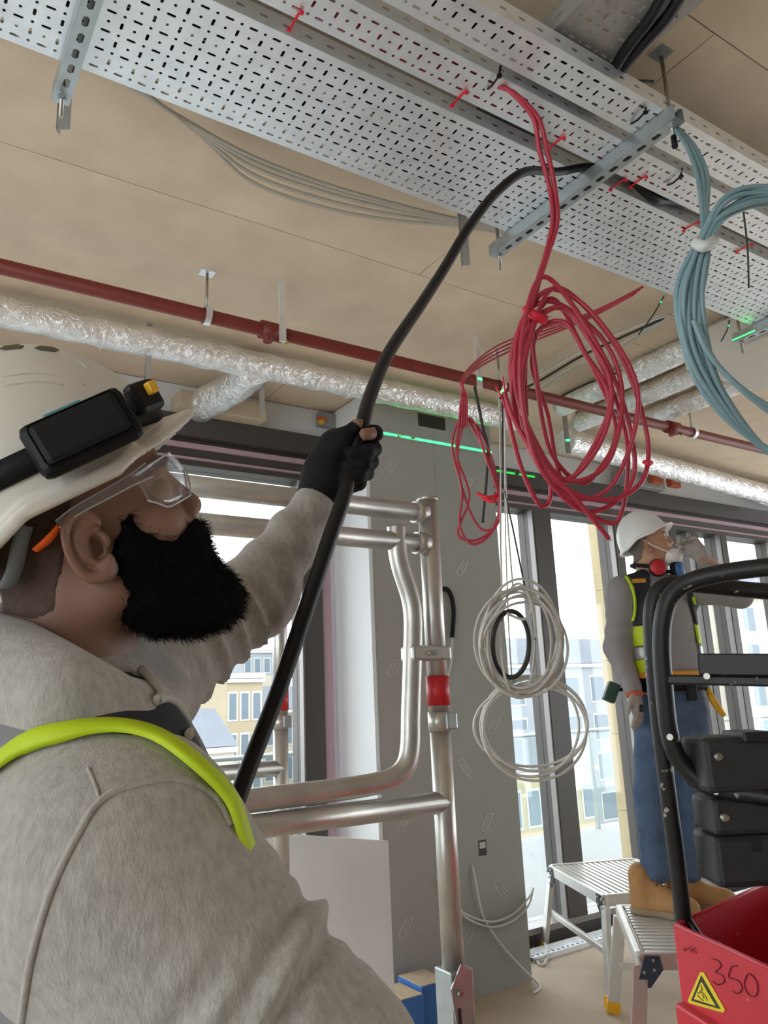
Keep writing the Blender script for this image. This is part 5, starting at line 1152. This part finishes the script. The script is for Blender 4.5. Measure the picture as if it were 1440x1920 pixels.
MB().box(rw+(pv(1203, 1372, -.13)-rw)*.38-nh*.022, (.045, .008, .035), [rt, nh, (0, 0, 1.)], .003).build('palm_patch', 'vest_navy', gR)
gL = hand2(lw, pv(1272, 985, -.12)-lw, -rt*.5-nh*.6+np.array([0, 0, -.3]), 'glove', 'glove_grey', P2, .75)
# boots
boot_mesh(np.array([*pv(1228, 1705, -.02)[:2], HS]), (rt*.80-nh*.62)/np.linalg.norm(rt*.80-nh*.62), 0, 'boot_tan', 'boot_sole', P2, 1.08, .008)
boot_mesh(np.array([*pv(1295, 1690, .05)[:2], HS]), (rt*.96-nh*.25)/np.linalg.norm(rt*.96-nh*.25), 0, 'boot_tan', 'boot_sole', P2, 1.08, .008)
# ------------------------------------------------------------------ outside
tag(MB().cube((-12, YW+.125, -.30), (16, 7.2, -.06)).build('terrace_paving', 'terrace'), kind='structure')
for x, lab in ((5.40, 'cream stone pillar standing outside the window behind the masked worker'), (8.6, 'cream stone pillar outside at the far right')):
    g = empty('stone_pillar', (x+.16, 4.85, -.06), lab, 'pillar', 'stone pillars outside')
    for k in range(6): MB().cube((x, 4.7, -.06+k*.62), (x+.2, 4.80, -.06+k*.62+.617), .002).build('stone', 'stone_outside', g)
mat('rail_metal', '#9aa09e', 0.4, metal=.6); clear_mat('balustrade_glass', (.90, .95, .94), .06)
g = empty('glass_balustrade', (2, 7.0, -.06), 'glass terrace balustrade with metal handrail outside the windows', 'balustrade')
MB().cyl((-12, 7.0, 1.08), (16, 7.0, 1.08), .025, 10).build('handrail', 'rail_metal', g)
for k in range(19):
    x = -12+k*1.5; MB().cube((x+.02, 6.99, .02), (x+1.48, 7.005, 1.04)).build('pane', 'balustrade_glass', g)
    MB().cube((x-.015, 6.97, -.06), (x+.015, 7.02, 1.06)).build('post', 'rail_metal', g)
mat('bld_grey', '#868b91', .9, var=.06, vscale=.3); mat('bld_cream', '#a39c8e', .9, var=.05, vscale=.3); mat('bld_yellow', '#9c9078', .9, var=.06, vscale=.4); mat('bld_slate', '#70757d', .9, var=.08, vscale=.4)
mat('bld_window', '#5c6a74', .3); mat('bld_trim', '#b0b0ab', .9)
def house(label, px0, px1, ptop, dist, m, roof='bld_slate', wins=(3, 6), mans=True, ztop=None, grp='city buildings outside'):
    p0 = ony(px0, 1300, dist); p1 = ony(px1, 1300, dist); zt = ony((px0+px1)/2, ptop, dist)[2]
    x0, x1 = p0[0], p1[0]; g = empty('city_building', ((x0+x1)/2, dist+4, -22), label, 'building', grp)
    zr = zt-(2.2 if mans else .4)
    MB().cube((x0, dist, -22), (x1, dist+9, zr)).build('wall', m, g)
    if mans:
        mb = MB(); mb.add([(x0-.2, dist-.2, zr), (x1+.2, dist-.2, zr), (x1+.2, dist+9, zr), (x0-.2, dist+9, zr), (x0+.8, dist+1.2, zt), (x1-.8, dist+1.2, zt), (x1-.8, dist+8, zt), (x0+.8, dist+8, zt)], [(0, 1, 5, 4), (1, 2, 6, 5), (2, 3, 7, 6), (3, 0, 4, 7), (4, 5, 6, 7)]); mb.build('roof', roof, g)
        MB().cube((x0+1, dist+2, zt), (x0+2, dist+4, zt+1.1)).build('chimney', 'bld_cream', g)
    else: MB().cube((x0-.2, dist-.2, zr), (x1+.2, dist+9, zt)).build('parapet', 'bld_trim', g)
    MB().cube((x0-.15, dist-.25, zr-.35), (x1+.15, dist, zr-.05)).build('cornice', 'bld_trim', g)
    n, rws = wins; w = (x1-x0)/n; src = None
    for r in range(rws):
        for k in range(n):
            cx = x0+(k+.5)*w; cz = zr-2.2-r*3.2
            if src is None:
                src = MB().cube((cx-min(.8, w*.28), dist-.08, cz-1), (cx+min(.8, w*.28), dist+.02, cz+1)).build('window', 'bld_window', g, origin=(cx, dist, cz))
                fr = MB().cube((cx-min(.8, w*.28)-.15, dist-.04, cz-1.15), (cx+min(.8, w*.28)+.15, dist+.01, cz+1.15)).build('window_surround', 'bld_trim', g, origin=(cx, dist, cz))
            else:
                piece('window', src, g, np.array([cx, dist, cz])-root_loc(g)); piece('window_surround', fr, g, np.array([cx, dist, cz])-root_loc(g))
    return g
house('yellow brick building far outside, seen left of the pier under the raised arm', 425, 492, 1262, 60, 'bld_yellow', wins=(3, 4), mans=False)
house('pale building with slate roof, far outside at left behind the arm', 250, 440, 1330, 45, 'bld_cream', wins=(6, 4))
house('pale terrace building far outside between the scaffold posts', 490, 640, 1285, 70, 'bld_cream', wins=(5, 4))
house('tall pale tower block on the skyline at left', 455, 545, 1215, 110, 'bld_grey', wins=(5, 6), mans=False)
house('slate roofed building seen through the window right of the pier', 940, 1190, 1195, 48, 'bld_grey', wins=(5, 4))
house('low yellow building below the slate roof right of the pier', 930, 1100, 1375, 38, 'bld_yellow', wins=(5, 3))
house('grey building on the skyline at far right', 1240, 1420, 1190, 55, 'bld_grey', wins=(5, 5), mans=False)
house('cream building at far right behind the black lift rails', 1400, 1620, 1080, 40, 'bld_cream', wins=(5, 5))
g = empty('church_dome', ony(1052, 1190, 75), 'small domed church turret on the skyline right of the pier', 'church tower')
b = ony(1052, 1200, 75); MB().cube(b+np.array([-1.2, 0, -14]), b+np.array([1.2, 2.4, 0])).build('turret', 'bld_cream', g)
MB().lathe(b+np.array([0, 1.2, 0]), [(1.4, 0), (1.3, .6), (1.0, 1.5), (.45, 2.2), (.15, 2.8), (.08, 4.2)], 16).build('dome', 'bld_grey', g)
MB().cube((-150, 7.3, -24), (220, 260, -23)).build('street_ground', 'terrace', None, kind='structure')
# ------------------------------------------------------------------ laser level: a horizontal fan of green light
ld = bpy.data.lights.new('laser_plane', 'POINT'); ld.shadow_soft_size = 0.0; ld.energy = 1.0; ld.use_nodes = True
nt = ld.node_tree; em = nt.nodes['Emission']; em.inputs[0].default_value = (0.0, 1.0, 0.10, 1)
tc = nt.nodes.new('ShaderNodeTexCoord'); sp = nt.nodes.new('ShaderNodeSeparateXYZ'); ab = nt.nodes.new('ShaderNodeMath'); ab.operation = 'ABSOLUTE'; lt = nt.nodes.new('ShaderNodeMath'); lt.operation = 'LESS_THAN'; lt.inputs[1].default_value = .0021
ml = nt.nodes.new('ShaderNodeMath'); ml.operation = 'MULTIPLY'; ml.inputs[1].default_value = 3600.0
nt.links.new(tc.outputs['Normal'], sp.inputs[0]); nt.links.new(sp.outputs[2], ab.inputs[0]); nt.links.new(ab.outputs[0], lt.inputs[0]); fx = nt.nodes.new('ShaderNodeMath'); fx.operation = 'GREATER_THAN'; fx.inputs[1].default_value = -.115; fy = nt.nodes.new('ShaderNodeMath'); fy.operation = 'GREATER_THAN'; fy.inputs[1].default_value = .6; fz = nt.nodes.new('ShaderNodeMath'); fz.operation = 'LESS_THAN'; fz.inputs[1].default_value = .36; m3 = nt.nodes.new('ShaderNodeMath'); m3.operation = 'MULTIPLY'; nt.links.new(sp.outputs[0], fz.inputs[0]); m1 = nt.nodes.new('ShaderNodeMath'); m1.operation = 'MULTIPLY'; m2 = nt.nodes.new('ShaderNodeMath'); m2.operation = 'MULTIPLY'
nt.links.new(sp.outputs[0], fx.inputs[0]); nt.links.new(sp.outputs[1], fy.inputs[0]); nt.links.new(fx.outputs[0], m3.inputs[0]); nt.links.new(fz.outputs[0], m3.inputs[1]); nt.links.new(m3.outputs[0], m1.inputs[0]); nt.links.new(fy.outputs[0], m1.inputs[1]); nt.links.new(m1.outputs[0], m2.inputs[0]); nt.links.new(lt.outputs[0], m2.inputs[1]); nt.links.new(m2.outputs[0], ml.inputs[0]); nt.links.new(ml.outputs[0], em.inputs[1])
lo = bpy.data.objects.new('laser_plane', ld); C.objects.link(lo); lo.location = (2.6, 0.3, 3.066)
